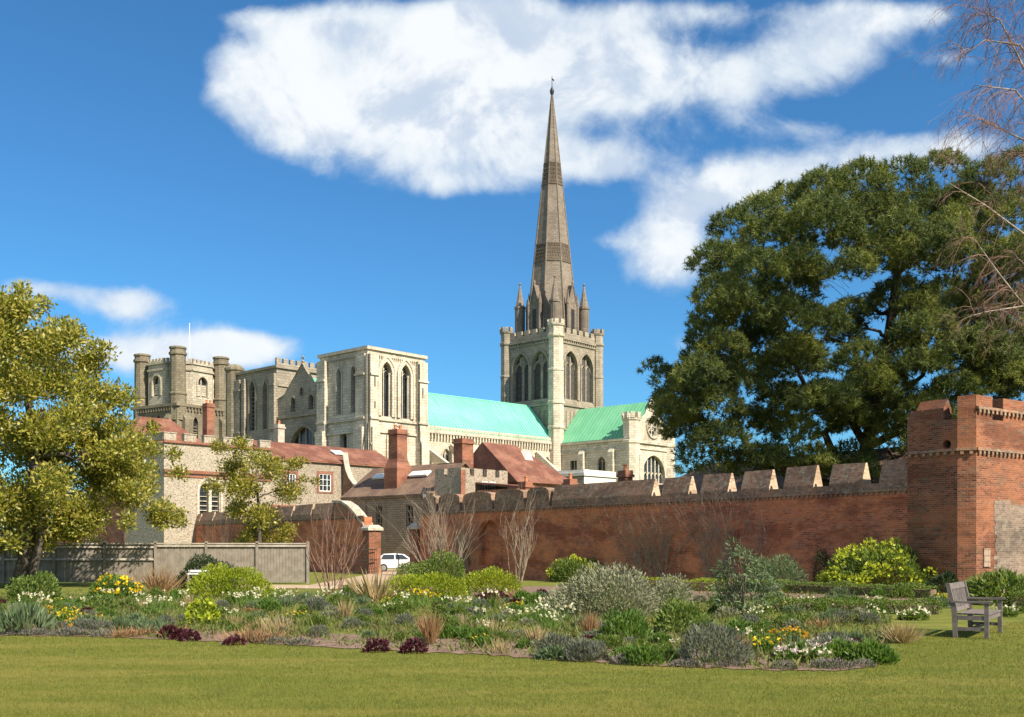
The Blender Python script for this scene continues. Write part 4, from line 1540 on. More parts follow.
def wall_run(name, label, t0, t1, merlons, rounded=(), z_body=3.75, z_top=4.95, niche=None):
    E_ = empty(name, (W0.x, W0.y, 0))
    off = Vector((W0.x, W0.y, 0))
    tag(E_, label, 'garden wall')
    fr = Fr(wp(0, 0) - off, WD * -1.0)
    # body, with the ground dip followed at its foot
    mb = MB()
    holes = [opening(niche)] if niche else []
    facade(mb, fr, [(-t1, -.6), (-t0, -.6), (-t0, z_body), (-t1, z_body)], holes, .35)
    if niche:
        P = [fr.P(u, z, .35) for u, z in opening(niche)]
        mb.add(P, [tuple(range(len(P)))])
        hood(mb, fr, niche, .25, .03)
    frb = Fr(wp(0, 0, TH) - off, WD)
    facade(mb, frb, [(t0, -.6), (t1, -.6), (t1, z_body), (t0, z_body)])
    for t in (t0, t1):
        mb.add([wp(t, -.6) - off, wp(t, -.6, TH) - off, wp(t, z_body, TH) - off, wp(t, z_body) - off], [(0, 1, 2, 3)])
    mb.add([wp(t0, z_body) - off, wp(t1, z_body) - off, wp(t1, z_body, TH) - off, wp(t0, z_body, TH) - off], [(0, 1, 2, 3)])
    mb.build('wall_body', 'garden_brick', E_)
    # oversailing brick string
    mb = MB()
    L = t1 - t0
    mb.obox(wp((t0 + t1) / 2, z_body + .05, -.03) - off, WD * (L / 2), WN * .045, (0, 0, .05))
    k = int(L / .24)
    for i in range(k):
        mb.obox(wp(t0 + (i + .5) * L / k, z_body - .06, -.025) - off, WD * .055, WN * .03, (0, 0, .055))
    mb.build('string_course', 'merlon_brick', E_)
    if merlons:
        mb = MB()
        a, b = merlons[0][0], merlons[-1][1]
        mb.obox(wp((a + b) / 2, z_body + .22, TH / 2) - off, WD * ((b - a) / 2 + .02), WN * (TH / 2 - .03), (0, 0, .118))
        mb.build('parapet', 'merlon_brick', E_)
    for (a, b) in merlons:
        # pitched merlon: vertical foot, steep brick coping; gable ends in paler brick, sunlight put into the colour
        mb = MB()
        zt = z_top + random.uniform(-.09, .06)
        sg = random.uniform(-.05, .05)
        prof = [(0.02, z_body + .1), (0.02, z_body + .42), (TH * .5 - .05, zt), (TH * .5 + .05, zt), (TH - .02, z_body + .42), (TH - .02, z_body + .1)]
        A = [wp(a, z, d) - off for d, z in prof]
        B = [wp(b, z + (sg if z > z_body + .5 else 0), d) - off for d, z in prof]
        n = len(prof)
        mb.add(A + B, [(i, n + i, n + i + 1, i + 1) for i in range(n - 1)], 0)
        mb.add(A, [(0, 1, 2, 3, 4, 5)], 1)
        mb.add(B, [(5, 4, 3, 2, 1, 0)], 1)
        mb.build('merlon', ['merlon_brick', 'merlon_end_lit'], E_)
    for (a, b) in rounded:
        mb = MB()
        w = (b - a)
        pts = []
        for i in range(9):
            th = math.pi * i / 8
            u = a + w / 2 - math.cos(th) * w / 2
            pts.append((u, z_body + .45 + (z_top - z_body - .45) * math.sin(th) ** .32))
        pts = [(a, z_body + .1)] + pts + [(b, z_body + .1)]
        mb.extrude([wp(u, z, .02) - off for u, z in pts], -WN * (TH - .04))
        mb.build('merlon', 'merlon_brick', E_)
    return E_


mer, t = [], 0.0
edges = [0.0, 1.68, 4.04, 6.4, 8.8, 11.3, 13.9]
mer = [(a + (.02 if a == 0 else .39), b - .39) for a, b in zip(edges, edges[1:])] + [(14.2, 22.3)]
red = [22.4, 24.8, 28.1, 31.7, 34.6, 36.6]
wall_run('brick_wall', 'long red brick garden wall with pitched and rounded merlons between turret and gate', 0.0, 36.8, mer,
         [(a + .12, b - .12) for a, b in zip(red, red[1:])], niche=(-29.6, -27.4, .5, 2.3, 3.2))
lm = [46.4 + i * 3.9 for i in range(32)]
WL = wall_run('brick_wall', 'far run of battlemented brick wall behind the wooden fence, left of the gate', 44.9, 170, [(a + .22, b - .22) for a, b in zip(lm[1:], lm[2:])])
mb = MB()
off = Vector((W0.x, W0.y, 0))
z = [(50.2, 4.95), (48.6, 4.85), (47.4, 4.45), (46.4, 3.95), (45.4, 3.3), (44.95, 3.1)]
mb.extrude([wp(t, q, .02) - off for t, q in z] + [wp(44.95, -.4, .02) - off, wp(50.2, -.4, .02) - off], -WN * (TH - .04))
mb.build('swept_end', 'garden_brick', WL)
mb = MB()
for (a, za), (b, zb_) in zip(z, z[1:]):
    mb.extrude([wp(a, za + .01, -.1) - off, wp(b, zb_ + .01, -.1) - off, wp(b, zb_ + .2, -.1) - off, wp(a, za + .2, -.1) - off], -WN * (TH + .2))
mb.build('coping', 'pale_coping', WL)

for tt, lab in ((44.3, 'left brick gate pier with pale stone cap, standing against the swept wall end'), (37.4, 'right brick gate pier with flat stone cap, below the street lamp')):
    p = wp(tt, -.4, .3)
    g = empty('gate_pier', p, math.atan2(WD.y, WD.x))
    tag(g, lab, 'gate pier')
    mb = MB()
    mb.box(-.48, .48, -.48, .48, -.2, 3.15)
    mb.box(-.54, .54, -.54, .54, -.2, .5)
    mb.build('shaft', 'turret_brick', g)
    mb = MB()
    mb.prism([(-.62, -.62), (.62, -.62), (.62, .62), (-.62, .62)], 3.15, 3.32)
    mb.prism([(-.62, -.62), (.62, -.62), (.62, .62), (-.62, .62)], 3.321, 3.55, 0, True, .6)
    mb.build('cap', 'pale_coping', g)
g = empty('iron_gate', wp(43.6, -.4, .3), math.atan2(WD.y, WD.x) + R(100))
tag(g, 'open dark iron gate leaf hanging from the left brick pier', 'gate')
mb = MB()
for z_ in (.15, 1.0, 1.75):
    mb.box(0, 2.4, -.025, .025, z_, z_ + .06)
for i in range(17):
    mb.tube([(i * .15, 0, .1), (i * .15, 0, 2.0 + .25 * math.sin(i / 16 * math.pi))], .014, 4)
mb.build('gate_leaf', 'dark_iron', g)


def build_turret():
    T = empty('brick_turret', (0, 0, 0))
    tag(T, 'tall red brick corner turret with battlements at the right end of the garden wall', 'turret')
    A = W0 + WN * .05
    B = A - WD * 2.05
    Cc = B + Vector((.62, -.30, 0)) * .9
    r = Vector((.82, .57, 0))
    D = Cc + r * 6.2
    E1 = D + WD * 3.6
    poly = [A, B, Cc, D, E1, A - WN * 3.6]
    ztop = 6.25
    mb = MB()
    for i, (a, b) in enumerate(zip(poly, poly[1:] + poly[:1])):
        fr = Fr(a, b - a)
        L = (b - a).length
        hole = []
        if i == 0:
            hole = [[(L - .42 + .17 * math.cos(q), 5.35 + .17 * math.sin(q)) for q in np.linspace(0, 6.283, 13)[:-1]]]
        facade(mb, fr, [(0, -.5), (L, -.5), (L, ztop), (0, ztop)], hole, .4)
        if hole:
            P = [fr.P(u, z, .38) for u, z in hole[0]]
            mb.add(P, [tuple(range(len(P)))], 1)
    mb.add([(p.x, p.y, ztop - .3) for p in poly], [tuple(range(len(poly)))])
    mb.build('turret_wall', ['turret_brick', 'dark_iron'], T)
    mb = MB()
    for i in (0, 1, 2):
        a, b = poly[i], poly[i + 1]
        fr = Fr(a, b - a)
        L = (b - a).length
        for z in (5.0, ):
            mb.obox(fr.P(L / 2, z + .14, -.05), fr.u * (L / 2 + .02), fr.n * .045, (0, 0, .05))
            k = int(L / .26)
            for j in range(k):
                mb.obox(fr.P((j + .5) * L / k, z + .02, -.045), fr.u * .06, fr.n * .04, (0, 0, .06))
        if i == 2:
            mb.obox(fr.P(L / 2, 6.62, -.05), fr.u * (L / 2), fr.n * .045, (0, 0, .05))
            k = int(L / .26)
            for j in range(k):
                mb.obox(fr.P((j + .5) * L / k, 6.5, -.045), fr.u * .06, fr.n * .04, (0, 0, .06))
    mb.build('dentil_course', 'merlon_brick', T)
    # merlons: two on the west face, a high parapet on the south
    for i, segs in ((0, ((.0, .38, 6.75), (.38, 1.5, 7.05))), (2, ((.0, 1.05, 7.1), (1.75, 3.6, 7.1), (4.3, 6.2, 7.1)))):
        a, b = poly[i], poly[i + 1]
        fr = Fr(a, b - a)
        for (u0, u1, zt) in segs:
            mb = MB()
            prof = [(0.01, ztop), (0.01, zt - .35 if i == 0 else zt - .02), (.26, zt), (.5, zt - .35 if i == 0 else zt - .02), (.5, ztop)]
            mb.extrude([fr.P(u0, z, d) for d, z in prof], fr.u * (u1 - u0))
            mb.build('merlon', 'turret_brick', T)
    fr = Fr(poly[1], poly[2] - poly[1])
    L = (poly[2] - poly[1]).length
    mb = MB()
    mb.extrude([fr.P(0, ztop, .01), fr.P(L, ztop, .01), fr.P(L, 7.1, .01), fr.P(0, 7.05, .01)], -fr.n * .45)
    mb.build('parapet', 'turret_brick', T)
    fr = Fr(poly[2], poly[3] - poly[2])
    mb = MB()
    mb.obox(fr.P(.62, 1.25, -.02), fr.u * .2, fr.n * .03, (0, 0, .33))
    mb.build('stone_block', 'rough_stone', T)
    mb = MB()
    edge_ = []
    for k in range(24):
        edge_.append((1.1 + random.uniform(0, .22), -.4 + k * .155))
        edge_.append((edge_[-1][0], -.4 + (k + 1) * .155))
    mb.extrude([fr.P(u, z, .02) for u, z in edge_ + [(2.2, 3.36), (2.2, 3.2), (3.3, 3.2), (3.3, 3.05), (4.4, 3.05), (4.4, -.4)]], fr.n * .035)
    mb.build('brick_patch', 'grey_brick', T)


build_turret()


# ------------------------------------------------------------------ fence, lamp, car, bench
def build_fence():
    H = empty('wooden_fence', (0, 51, gz(51)))
    tag(H, 'weathered pale wooden board fence with two rails, between the evergreen trees', 'fence')
    x0, n, w = -32.1, 9, 2.465
    top = 2.0
    posts = [x0 + i * w for i in range(n + 1)]
    for i in range(n):
        mb = MB()
        a, b = posts[i] + .06, posts[i + 1] - .06
        k = 16
        bw = (b - a) / k
        for j in range(k):
            zt = top - .1 + random.uniform(-.02, .02)
            mb.box(a + j * bw + .006, a + (j + 1) * bw - .006, .03 + (j % 2) * .006, .05 + (j % 2) * .006, .06, zt)
        mb.build('board_panel', 'fence_wood', H)
        mb = MB()
        for z in (1.14, 1.74) if i < n - 3 else (1.8,):
            mb.extrude([(a - .05, -.05, z), (a - .05, .028, z), (a - .05, .028, z + .1), (a - .05, -.03, z + .07)], (w - .02, 0, 0))
        mb.box(a - .05, b + .05, -.06, .09, top - .085, top - .02)
        mb.build('rail', 'fence_rail', H)
    for x in posts:
        mb = MB()
        mb.box(x - .06, x + .06, -.06, .07, 0, top + .06)
        mb.build('post', 'fence_wood', H)


build_fence()


def build_lamp():
    x = (424 - CX) / F * 80
    L = empty('street_lamp', (x, 80, -0.4))
    tag(L, 'slim black lamp post with lantern in front of the rubble-stone range', 'street lamp')
    mb = MB()
    mb.lathe((0, 0, 0), [(.16, 0), (.16, .4), (.1, .5), (.075, 1.2), (.06, 1.25), (.05, 5.4), (.09, 5.45), (.05, 5.55)], 8)
    mb.tube([(-.35, 0, 5.15), (.35, 0, 5.15)], .02, 5)
    mb.build('post', 'dark_iron', L)
    mb = MB()
    mb.lathe((0, 0, 5.55), [(.1, 0), (.2, .5)], 6)
    mb.build('lantern_pane', 'lantern_glass', L)
    mb = MB()
    mb.lathe((0, 0, 6.05), [(.25, 0), (.25, .04), (.08, .3), (.1, .36), (.02, .5)], 6)
    for k in range(6):
        a = k * math.pi / 3
        mb.tube([(.11 * math.cos(a), .11 * math.sin(a), 5.55), (.21 * math.cos(a), .21 * math.sin(a), 6.06)], .014, 4)
    mb.build('lantern_frame', 'dark_iron', L)


build_lamp()


def build_car():
    Cc = empty('parked_car', ((398 - CX) / F * 83, 83, -0.4), R(14))
    tag(Cc, 'white hatchback car parked beyond the garden gate', 'car')
    wdt = .84
    side = [(-2.0, .35), (2.0, .35), (2.03, .62), (1.85, .86), (1.0, .95), (.35, 1.40), (-.2, 1.47), (-1.2, 1.42), (-1.85, 1.0), (-2.02, .8)]
    mb = MB()
    low = [(-2.02, .3), (2.0, .3), (2.05, .6), (1.88, .84), (1.02, .93), (-1.86, .97), (-2.04, .8)]
    mb.extrude([(x, -wdt, z) for x, z in low], (0, 2 * wdt, 0))
    cab = [(1.02, .931), (.38, 1.38), (-.2, 1.45), (-1.2, 1.40), (-1.84, .971)]
    P = [(x, -wdt + .02, z) if z < 1 else (x, -wdt + .16, z) for x, z in cab]
    Q = [(x, -y, z) for x, y, z in P]
    mb.add(P + Q, [(0, 1, 2, 3, 4), (9, 8, 7, 6, 5), (1, 6, 7, 2), (2, 7, 8, 3)], 0)
    body = mb.build('body', 'car_paint', Cc)
    mb = MB()
    g0, g1 = Vector(P[0]), Vector(P[1])
    mb.add([P[0], P[1], Q[1], Q[0]], [(0, 1, 2, 3)])
    mb.build('windscreen', 'car_glass', Cc)
    mb = MB()
    mb.add([P[3], P[4], Q[4], Q[3]], [(0, 1, 2, 3)])
    mb.build('rear_window', 'car_glass', Cc)
    for s in (-1, 1):
        for (a, b) in ((.75, -.3), (-.4, -1.45)):
            mb = MB()
            y0, y1 = s * (wdt - .005), s * (wdt - .125)
            x2, x3 = (a - .5 if a > 0 else a), (b if b > -1 else b + .2)
            mb.extrude([(a, y0, .99), (b, y0, .99), (x3, y1, 1.35), (x2, y1, 1.35)], (0, s * .012, 0))
            mb.build('side_window', 'car_glass', Cc)
        for x in (1.28, -1.25):
            mb = MB()
            ang = np.linspace(0, 2 * math.pi, 19)[:-1]
            mb.extrude([(x + .32 * math.cos(a), s * (wdt + .02), .32 + .32 * math.sin(a)) for a in ang], (0, -s * .2, 0))
            w = mb.build('wheel', 'tyre_rubber', Cc)
            mb = MB()
            mb.extrude([(x + .2 * math.cos(a), s * (wdt + .03), .32 + .2 * math.sin(a)) for a in ang], (0, -s * .03, 0))
            mb.build('rim', 'lead_grey', w)
        mb = MB()
        mb.box(1.9, 2.055, s * .55 - .15, s * .55 + .15, .6, .74)
        mb.build('headlight', 'lantern_glass', Cc)
        mb = MB()
        mb.box(-2.05, -1.95, s * .66 - .1, s * .66 + .1, .72, .92)
        mb.build('tail_light', 'lamp_red', Cc)


build_car()


def build_bench():
    # local x: seat depth (facing +x), y: length away from the viewer
    B = empty('garden_bench', (8.12, 19.25, 0), math.atan2(-.54, .84))
    tag(B, 'weathered grey teak garden bench with slatted back, standing on the lawn by the border', 'bench')
    Lb = 1.6
    T = 'bench_teak'
    for y in (0.0, Lb):
        mb = MB()
        mb.extrude([(-.03, y - .035, 0), (.05, y - .035, 0), (.04, y - .035, .45), (-.09, y - .035, 1.0), (-.16, y - .035, 1.0), (-.05, y - .035, .45)], (0, .07, 0))
        mb.build('leg', T, B)
        mb = MB()
        mb.box(.5, .575, y - .035, y + .035, 0, .64)
        mb.build('leg', T, B)
        mb = MB()
        mb.extrude([(-.07, y - .05, .64), (.62, y - .05, .645), (.64, y - .05, .67), (.6, y - .05, .69), (.2, y - .05, .675), (-.08, y - .05, .685)], (0, .1, 0))
        mb.build('armrest', T, B)
        mb = MB()
        mb.box(.051, .499, y - .025, y + .025, .33, .41)
        mb.box(.051, .499, y - .02, y + .02, .14, .20)
        mb.build('side_rail', T, B)
    mb = MB()
    for i in range(6):
        x = .03 + i * .093
        mb.box(x, x + .075, .04, Lb - .04, .425, .45)
    mb.box(.52, .55, .036, Lb - .036, .33, .415)
    mb.build('seat', T, B)
    mb = MB()
    k = math.tan(R(10.5))
    for (z0, z1) in ((.47, .54), (.88, .985)):
        x0, x1 = -.04 - (z0 - .45) * .2, -.04 - (z1 - .45) * .2
        mb.extrude([(x0, .036, z0), (x0 + .04, .036, z0), (x1 + .04, .036, z1), (x1, .036, z1)], (0, Lb - .072, 0))
    for i in range(14):
        y = .1 + i * (Lb - .2 - .055) / 13
        z0, z1 = .54, .88
        x0, x1 = -.03 - (z0 - .45) * .2, -.03 - (z1 - .45) * .2
        mb.extrude([(x0, y, z0), (x0 + .02, y, z0), (x1 + .02, y, z1), (x1, y, z1)], (0, .055, 0))
    mb.build('backrest', T, B)
    mb = MB()
    mb.box(.25, .30, .021, Lb - .021, .145, .195)
    mb.build('stretcher', T, B)


build_bench()
# low white seat by the golden shrub
S_ = empty("white_bench", (at(198, 41)).to_tuple(), R(8))
tag(S_, 'small white painted garden seat half hidden behind the rounded golden shrub', 'garden seat')
mb = MB()
for i in range(4):
    mb.box(-.4, .4, -.2 + i * .11, -.11 + i * .11, .62, .65)
mb.box(-.4, .4, .2, .23, .70, .78)
mb.build('seat', 'white_paint', S_)
for sx in (-.34, .34):
    mb = MB()
    mb.box(sx - .03, sx + .03, -.2, -.14, 0, .619)
    mb.build('leg', 'fence_wood', S_)
    mb = MB()
    mb.box(sx - .03, sx + .03, .14, .199, 0, .78)
    mb.build('leg', 'fence_wood', S_)
# ------------------------------------------------------------------ trees
def branch_tree(root, bark, trunk, clumps, r0, fork=0.35, sub=3, n=7, name='trunk'):
    """trunk polyline, then a limb from the nearest lower trunk point to every clump, with a few sub-branches"""
    mb = MB()
    pts = [Vector(p) for p in trunk]
    m = len(pts)
    mb.tube(pts, [r0 * (1 - .75 * i / (m - 1)) * (1.35 if i == 0 else 1) for i in range(m)], 9)
    nodes = []
    for i in range(m - 1):
        for k in range(4):
            s = (i + k / 4) / (m - 1)
            if s >= fork * .6:
                nodes.append((pts[i].lerp(pts[i + 1], k / 4), r0 * (1 - .75 * s)))
    for c, r in sorted(clumps, key=lambda q: (Vector(q[0]) - pts[-1]).length):
        c = Vector(c)
        best = min(nodes, key=lambda q: (q[0] - c).length + (2.0 if q[0].z > c.z else 0) * abs(q[0].z - c.z) ** .7)
        rr = min(best[1] * .62, .05 + .035 * (best[0] - c).length)
        lp = limb(mb, best[0], c, rr, max(.018, rr * .25), .08, 8, .22, n)
        for i in (3, 4, 6):
            nodes.append((lp[i], rr * (1 - .15 * i)))
        for k in range(sub):
            d = Vector(unit(1)[0]) * Vector(r).length * .45
            limb(mb, lp[random.randint(3, 5)], c + d, rr * .4, .012, .05, 3, .3, 4)
    return mb.build(name, bark, root, smooth=True)


def foliage(root, clumps, per, length, width, mat, lo=.5, upb=.35, name='crown'):
    Vs = []
    for c, r in clumps:
        rv = np.asarray(r, float)
        k = int(per * (rv[0] * rv[2]))
        if k < 4:
            continue
        p, d = shell(k, c, rv, lo)
        # lumps: pull leaves towards a few twig ends
        m = max(3, k // 26)
        ends, _ = shell(m, c, rv, .6)
        idx = rng.integers(0, m, k)
        p = p * .52 + ends[idx] * .48 + rng.normal(size=(k, 3)) * .05
        dd = d / np.linalg.norm(d, axis=1, keepdims=True) + unit(k) * .9 + np.array([0, 0, upb])
        Vs.append(leaf_arrays(p, dd, length * rng.uniform(.65, 1.25, k), width * rng.uniform(.7, 1.2, k)))
    return quads_object(name, np.concatenate(Vs), mat, root)


def px_clumps(lst, Y, depth, kk=1, flat=1.0):
    out = []
    for (px, py, rp) in lst:
        for j in range(kk):
            dY = random.uniform(-depth, depth) if kk > 1 else random.gauss(0, depth * .5)
            p = at(px + random.gauss(0, rp * .14), Y, py + random.gauss(0, rp * .1))
            r = rp / F * Y
            out.append(((p.x, p.y + dY, p.z), (r, r, r * flat)))
    return out


def reseed(n):
    global rng
    random.seed(n)
    rng = np.random.default_rng(n)


# left evergreen magnolia
reseed(11)
cl = px_clumps([(25, 385, 30), (60, 395, 28), (10, 345, 28), (45, 330, 24), (50, 306, 12), (25, 440, 30), (138, 445, 12), (143, 492, 13), (122, 420, 12), (112, 470, 24), (95, 480, 26), (35, 345, 26), (70, 360, 26), (70, 430, 30), (20, 425, 36), (32, 318, 22), (62, 328, 22), (0, 332, 30), (-45, 355, 45), (92, 352, 22), (40, 360, 34), (105, 392, 22), (75, 392, 30), (12, 400, 40), (55, 425, 36), (108, 425, 22), (100, 455, 30), (135, 452, 22), (20, 455, 42), (70, 475, 36), (120, 488, 28), (146, 468, 12),
                (40, 508, 40), (88, 515, 32), (0, 500, 46), (138, 512, 20), (152, 522, 12), (62, 530, 22), (4, 546, 20), (46, 541, 14), (-20, 530, 26), (-50, 430, 55), (-70, 500, 55), (-30, 545, 34), (15, 540, 20), (166, 510, 7)], 44, 4.2, 2, .85)
g = empty('magnolia_tree', at(28, 44))
tag(g, 'big broad-leaved evergreen tree with yellowish leaves at the left edge of the garden', 'tree')
o = at(28, 44)
loc = [((c[0] - o.x, c[1] - o.y, c[2] - o.z), r) for c, r in cl]
branch_tree(g, 'bark_grey', [(-.3, 0, -.1), (-.15, .1, 1.2), (.1, 0, 3), (.2, .2, 5.5), (.0, .1, 7.5), (-.2, 0, 9.2)], loc, .36, .25)
foliage(g, loc, 780, .20, .095, 'leaf_magnolia', .2, .5)
# second stem visible beside the trunk
mb = MB(); limb(mb, (.45, -.3, -.1), (.75, -.2, 4.2), .2, .12, .02, 6, .2); mb.build('trunk', 'bark_grey', g, True)

cl = px_clumps([(255, 455, 17), (235, 470, 20), (275, 470, 20), (300, 463, 12), (222, 488, 13), (250, 490, 22), (285, 490, 18), (238, 510, 16), (268, 515, 20), (252, 532, 20), (285, 530, 12), (228, 452, 10), (310, 480, 7), (244, 545, 16), (275, 545, 14)], 56, 2.0, 2, .8)
o = at(258, 56)
g = empty('evergreen_tree', o)
tag(g, 'smaller golden-green evergreen tree behind the fence, in front of the flint range', 'tree')
loc = [((c[0] - o.x, c[1] - o.y, c[2] - o.z), r) for c, r in cl]
branch_tree(g, 'bark_grey', [(0, 0, -.1), (.1, 0, 1.5), (.0, .1, 4), (-.1, 0, 6)], loc, .17, .25)
foliage(g, loc, 620, .185, .085, 'leaf_evergreen', .2, .5)


# the great pine
def build_pine():
    Y = 62
    o = at(850, Y)
    o.z = -.3
    g = empty('pine_tree', o)
    tag(g, 'huge spreading dark green pine behind the brick garden wall and turret', 'tree')
    lst = []
    # boughs: (px, py, half-width px)
    edge = [(790, 200, 28), (760, 212, 24), (735, 225, 24), (825, 190, 30), (862, 182, 30), (900, 178, 30), (940, 172, 30), (948, 160, 10), (985, 176, 30), (1020, 170, 30), (1060, 185, 40), (1100, 220, 45),
            (715, 258, 26), (735, 265, 30), (720, 292, 26), (712, 318, 24), (745, 320, 34), (720, 345, 24), (775, 240, 36), (820, 225, 38), (870, 215, 38), (920, 210, 38), (970, 210, 38), (1015, 215, 38),
            (785, 285, 34), (800, 320, 30), (745, 372, 34), (700, 372, 26), (670, 380, 24), (655, 368, 14), (680, 400, 28), (715, 405, 34), (690, 430, 28), (665, 418, 17), (720, 440, 30), (750, 425, 28), (790, 365, 32), (780, 400, 28), (700, 452, 26), (735, 458, 24),
            (845, 335, 20), (860, 360, 30), (870, 385, 26), (850, 310, 18), (880, 255, 36), (925, 255, 36), (970, 255, 38), (1015, 265, 40), (900, 300, 34), (945, 300, 38), (990, 305, 38), (1030, 315, 40),
            (900, 345, 26), (930, 365, 24), (975, 350, 38), (1015, 365, 40), (985, 385, 26), (1030, 390, 36), (855, 425, 32), (820, 400, 22), (800, 455, 28), (850, 455, 26), (765, 462, 22), (1080, 300, 50), (1090, 380, 50), (1140, 280, 50)]
    outline = [(655, 375), (700, 352), (708, 300), (712, 255), (740, 215), (790, 200), (850, 180), (950, 170), (1100, 180), (1140, 300), (1100, 395), (930, 390), (880, 430), (850, 462), (760, 465), (695, 455), (672, 425), (655, 385)]
    holes = [(842, 290, 13), (745, 455, 8), (783, 385, 6), (880, 415, 12), (815, 442, 8), (700, 475, 14)]

    def inside(x, y):
        c = False
        for (ax, ay), (bx, by) in zip(outline, outline[1:] + outline[:1]):
            if (ay > y) != (by > y) and x < (bx - ax) * (y - ay) / (by - ay) + ax:
                c = not c
        return c and all(math.hypot(x - hx, y - hy) > hr + 6 for hx, hy, hr in holes)
    edge += [(800, 262, 26), (772, 298, 26), (826, 322, 20), (758, 268, 26), (735, 300, 24), (850, 268, 22), (765, 345, 26), (720, 468, 18), (750, 470, 20), (785, 472, 20), (815, 470, 20), (690, 468, 14), (890, 440, 24), (908, 455, 22), (878, 402, 18), (925, 436, 22), (950, 420, 24), (902, 408, 26), (928, 412, 24), (912, 430, 24), (893, 425, 20), (940, 398, 22), (985, 425, 26), (860, 470, 20), (1020, 430, 30), (835, 470, 18)]
    while len(edge) < 184:
        x, y = random.uniform(650, 1120), random.uniform(165, 465)
        if inside(x, y):
            edge.append((x, y, random.uniform(17, 28)))
    cl = []
    for (px, py, rp) in edge:
        inner = 690 < px < 1050 and 180 < py < 440
        for j in range(2 if inner else 1):
            dY = random.uniform(-7, 7) if inner else random.uniform(-4, 4)
            p = at(px, Y + dY, py)
            r = rp / F * Y * random.uniform(.82, 1.18)
            cl.append(((p.x - o.x, p.y - o.y, p.z - o.z), (r, r, r * .86)))
    tr = [(0, 0, -.2), (.1, 0, 2.5), (.5, .3, 5.0), (1.4, .5, 9), (2.2, .3, 13), (2.8, 0, 18), (3.0, 0, 20.5)]
    branch_tree(g, 'bark_pine', tr, cl, .62, .2, 3)
    mb = MB()
    for (a, b, ra) in (((.3, .2, 3.5), (-3.5, -1, 12.5), .34), ((.2, 0, 3), (4.6, -1, 13.5), .34), ((-.2, 0, 4), (-6.5, 0, 8.5), .26), ((1, .4, 8), (-1.0, -1.5, 16), .26), ((2, .4, 11), (6, .5, 17), .24)):
        limb(mb, a, b, ra, .1, .05, 8, .4, 7)
    mb.build('limb', 'bark_pine', g, True)
    # needle tufts on the twig ends
    T = []
    for c, r in cl:
        k = int(46 * r[0] * r[0]) + 10
        d = unit(k)
        d[:, 2] = np.abs(d[:, 2]) * 1.1 - .42
        q = rng.uniform(.72, 1.0, (k, 1))
        p = np.asarray(c) + d * np.asarray(r) * q
        out = d + np.array([0, 0, .75])
        out /= np.linalg.norm(out, axis=1, keepdims=True)
        T.append(np.concatenate([p, out], axis=1))
    T = np.concatenate(T)
    m = 20
    P = np.repeat(T, m, axis=0)
    n = len(P)
    ax = P[:, 3:]
    s = rng.uniform(0, .34, (n, 1))
    base = P[:, :3] + ax * s - ax * .1
    dr = ax * .55 + unit(n) * 1.0
    dr /= np.linalg.norm(dr, axis=1, keepdims=True)
    L = rng.uniform(.20, .38, (n, 1))
    w = np.cross(dr, unit(n))
    w /= np.linalg.norm(w, axis=1, keepdims=True)
    V = np.stack([base - w * .024, base + w * .024, base + dr * L], axis=1)
    print('pine needles', n)
    quads_object('crown', V, 'needle_pine', g)


reseed(23)
build_pine()
reseed(5)


def build_birch():
    Y = 47
    o = at(1085, Y)
    g = empty('birch_tree', o)
    tag(g, 'leafless birch with drooping reddish twigs reaching in at the upper right edge', 'tree')
    mb = MB()
    q = lambda px, py, dy=0: at(px, Y + dy, py) - o
    mb.tube([q(1085, 580), q(1080, 400), (q(1070, 250)), q(1075, 100), q(1065, -60)], [.32, .27, .21, .14, .05], 9)
    mb.build('trunk', 'bark_birch', g, True)
    limbs = [[q(1072, 330), q(1024, 306, -1), q(985, 312, -1.5), q(965, 318, -2)], [q(1072, 300), q(1024, 234, -1), q(985, 205, -2), q(944, 180, -2.5)], [q(1024, 306, -1), q(1000, 275, -1.5), q(975, 240, -2)],
             [q(1075, 190), q(1024, 140, 1), q(985, 122, 1), q(958, 108, 1)], [q(1075, 120), q(1020, 45, 0), q(985, 40, 0), q(958, 60, 0)], [q(1070, 60), q(1010, -30, 1), q(975, 0, 1)], [q(1070, 0), q(1000, -60, -1), q(968, -20, -1)],
             [q(1075, 160), q(1015, 90, -2), q(975, 85, -2)], [q(1040, 100), q(1000, 20, 1.5), q(978, 10, 1.5)], [q(1075, 230), q(1040, 160, 2), q(1000, 150, 2)], [q(1072, 280), q(1030, 270, 1.5), q(1010, 250, 2)]]
    mb = MB()
    for L in limbs:
        k = len(L)
        mb.tube(L, [.055 * (1 - .75 * i / (k - 1)) for i in range(k)], 6)
    mb.build('limb', 'bark_birch', g, True)
    mb = MB()
    for li, L in enumerate(limbs):
        for j in range(44 if li > 2 else 16):
            i = random.randint(0, len(L) - 2)
            p = L[i].lerp(L[i + 1], random.random())
            d = Vector((random.gauss(-.35, .5), random.gauss(0, .5), random.gauss(.15, .4)))
            twigs(mb, p, d, random.uniform(1.0, 2.2), .014, 2, .45, 3, 0, .14, 3, .22)
    mb.build('twig', 'twig_red', g)


build_birch()
reseed(31)


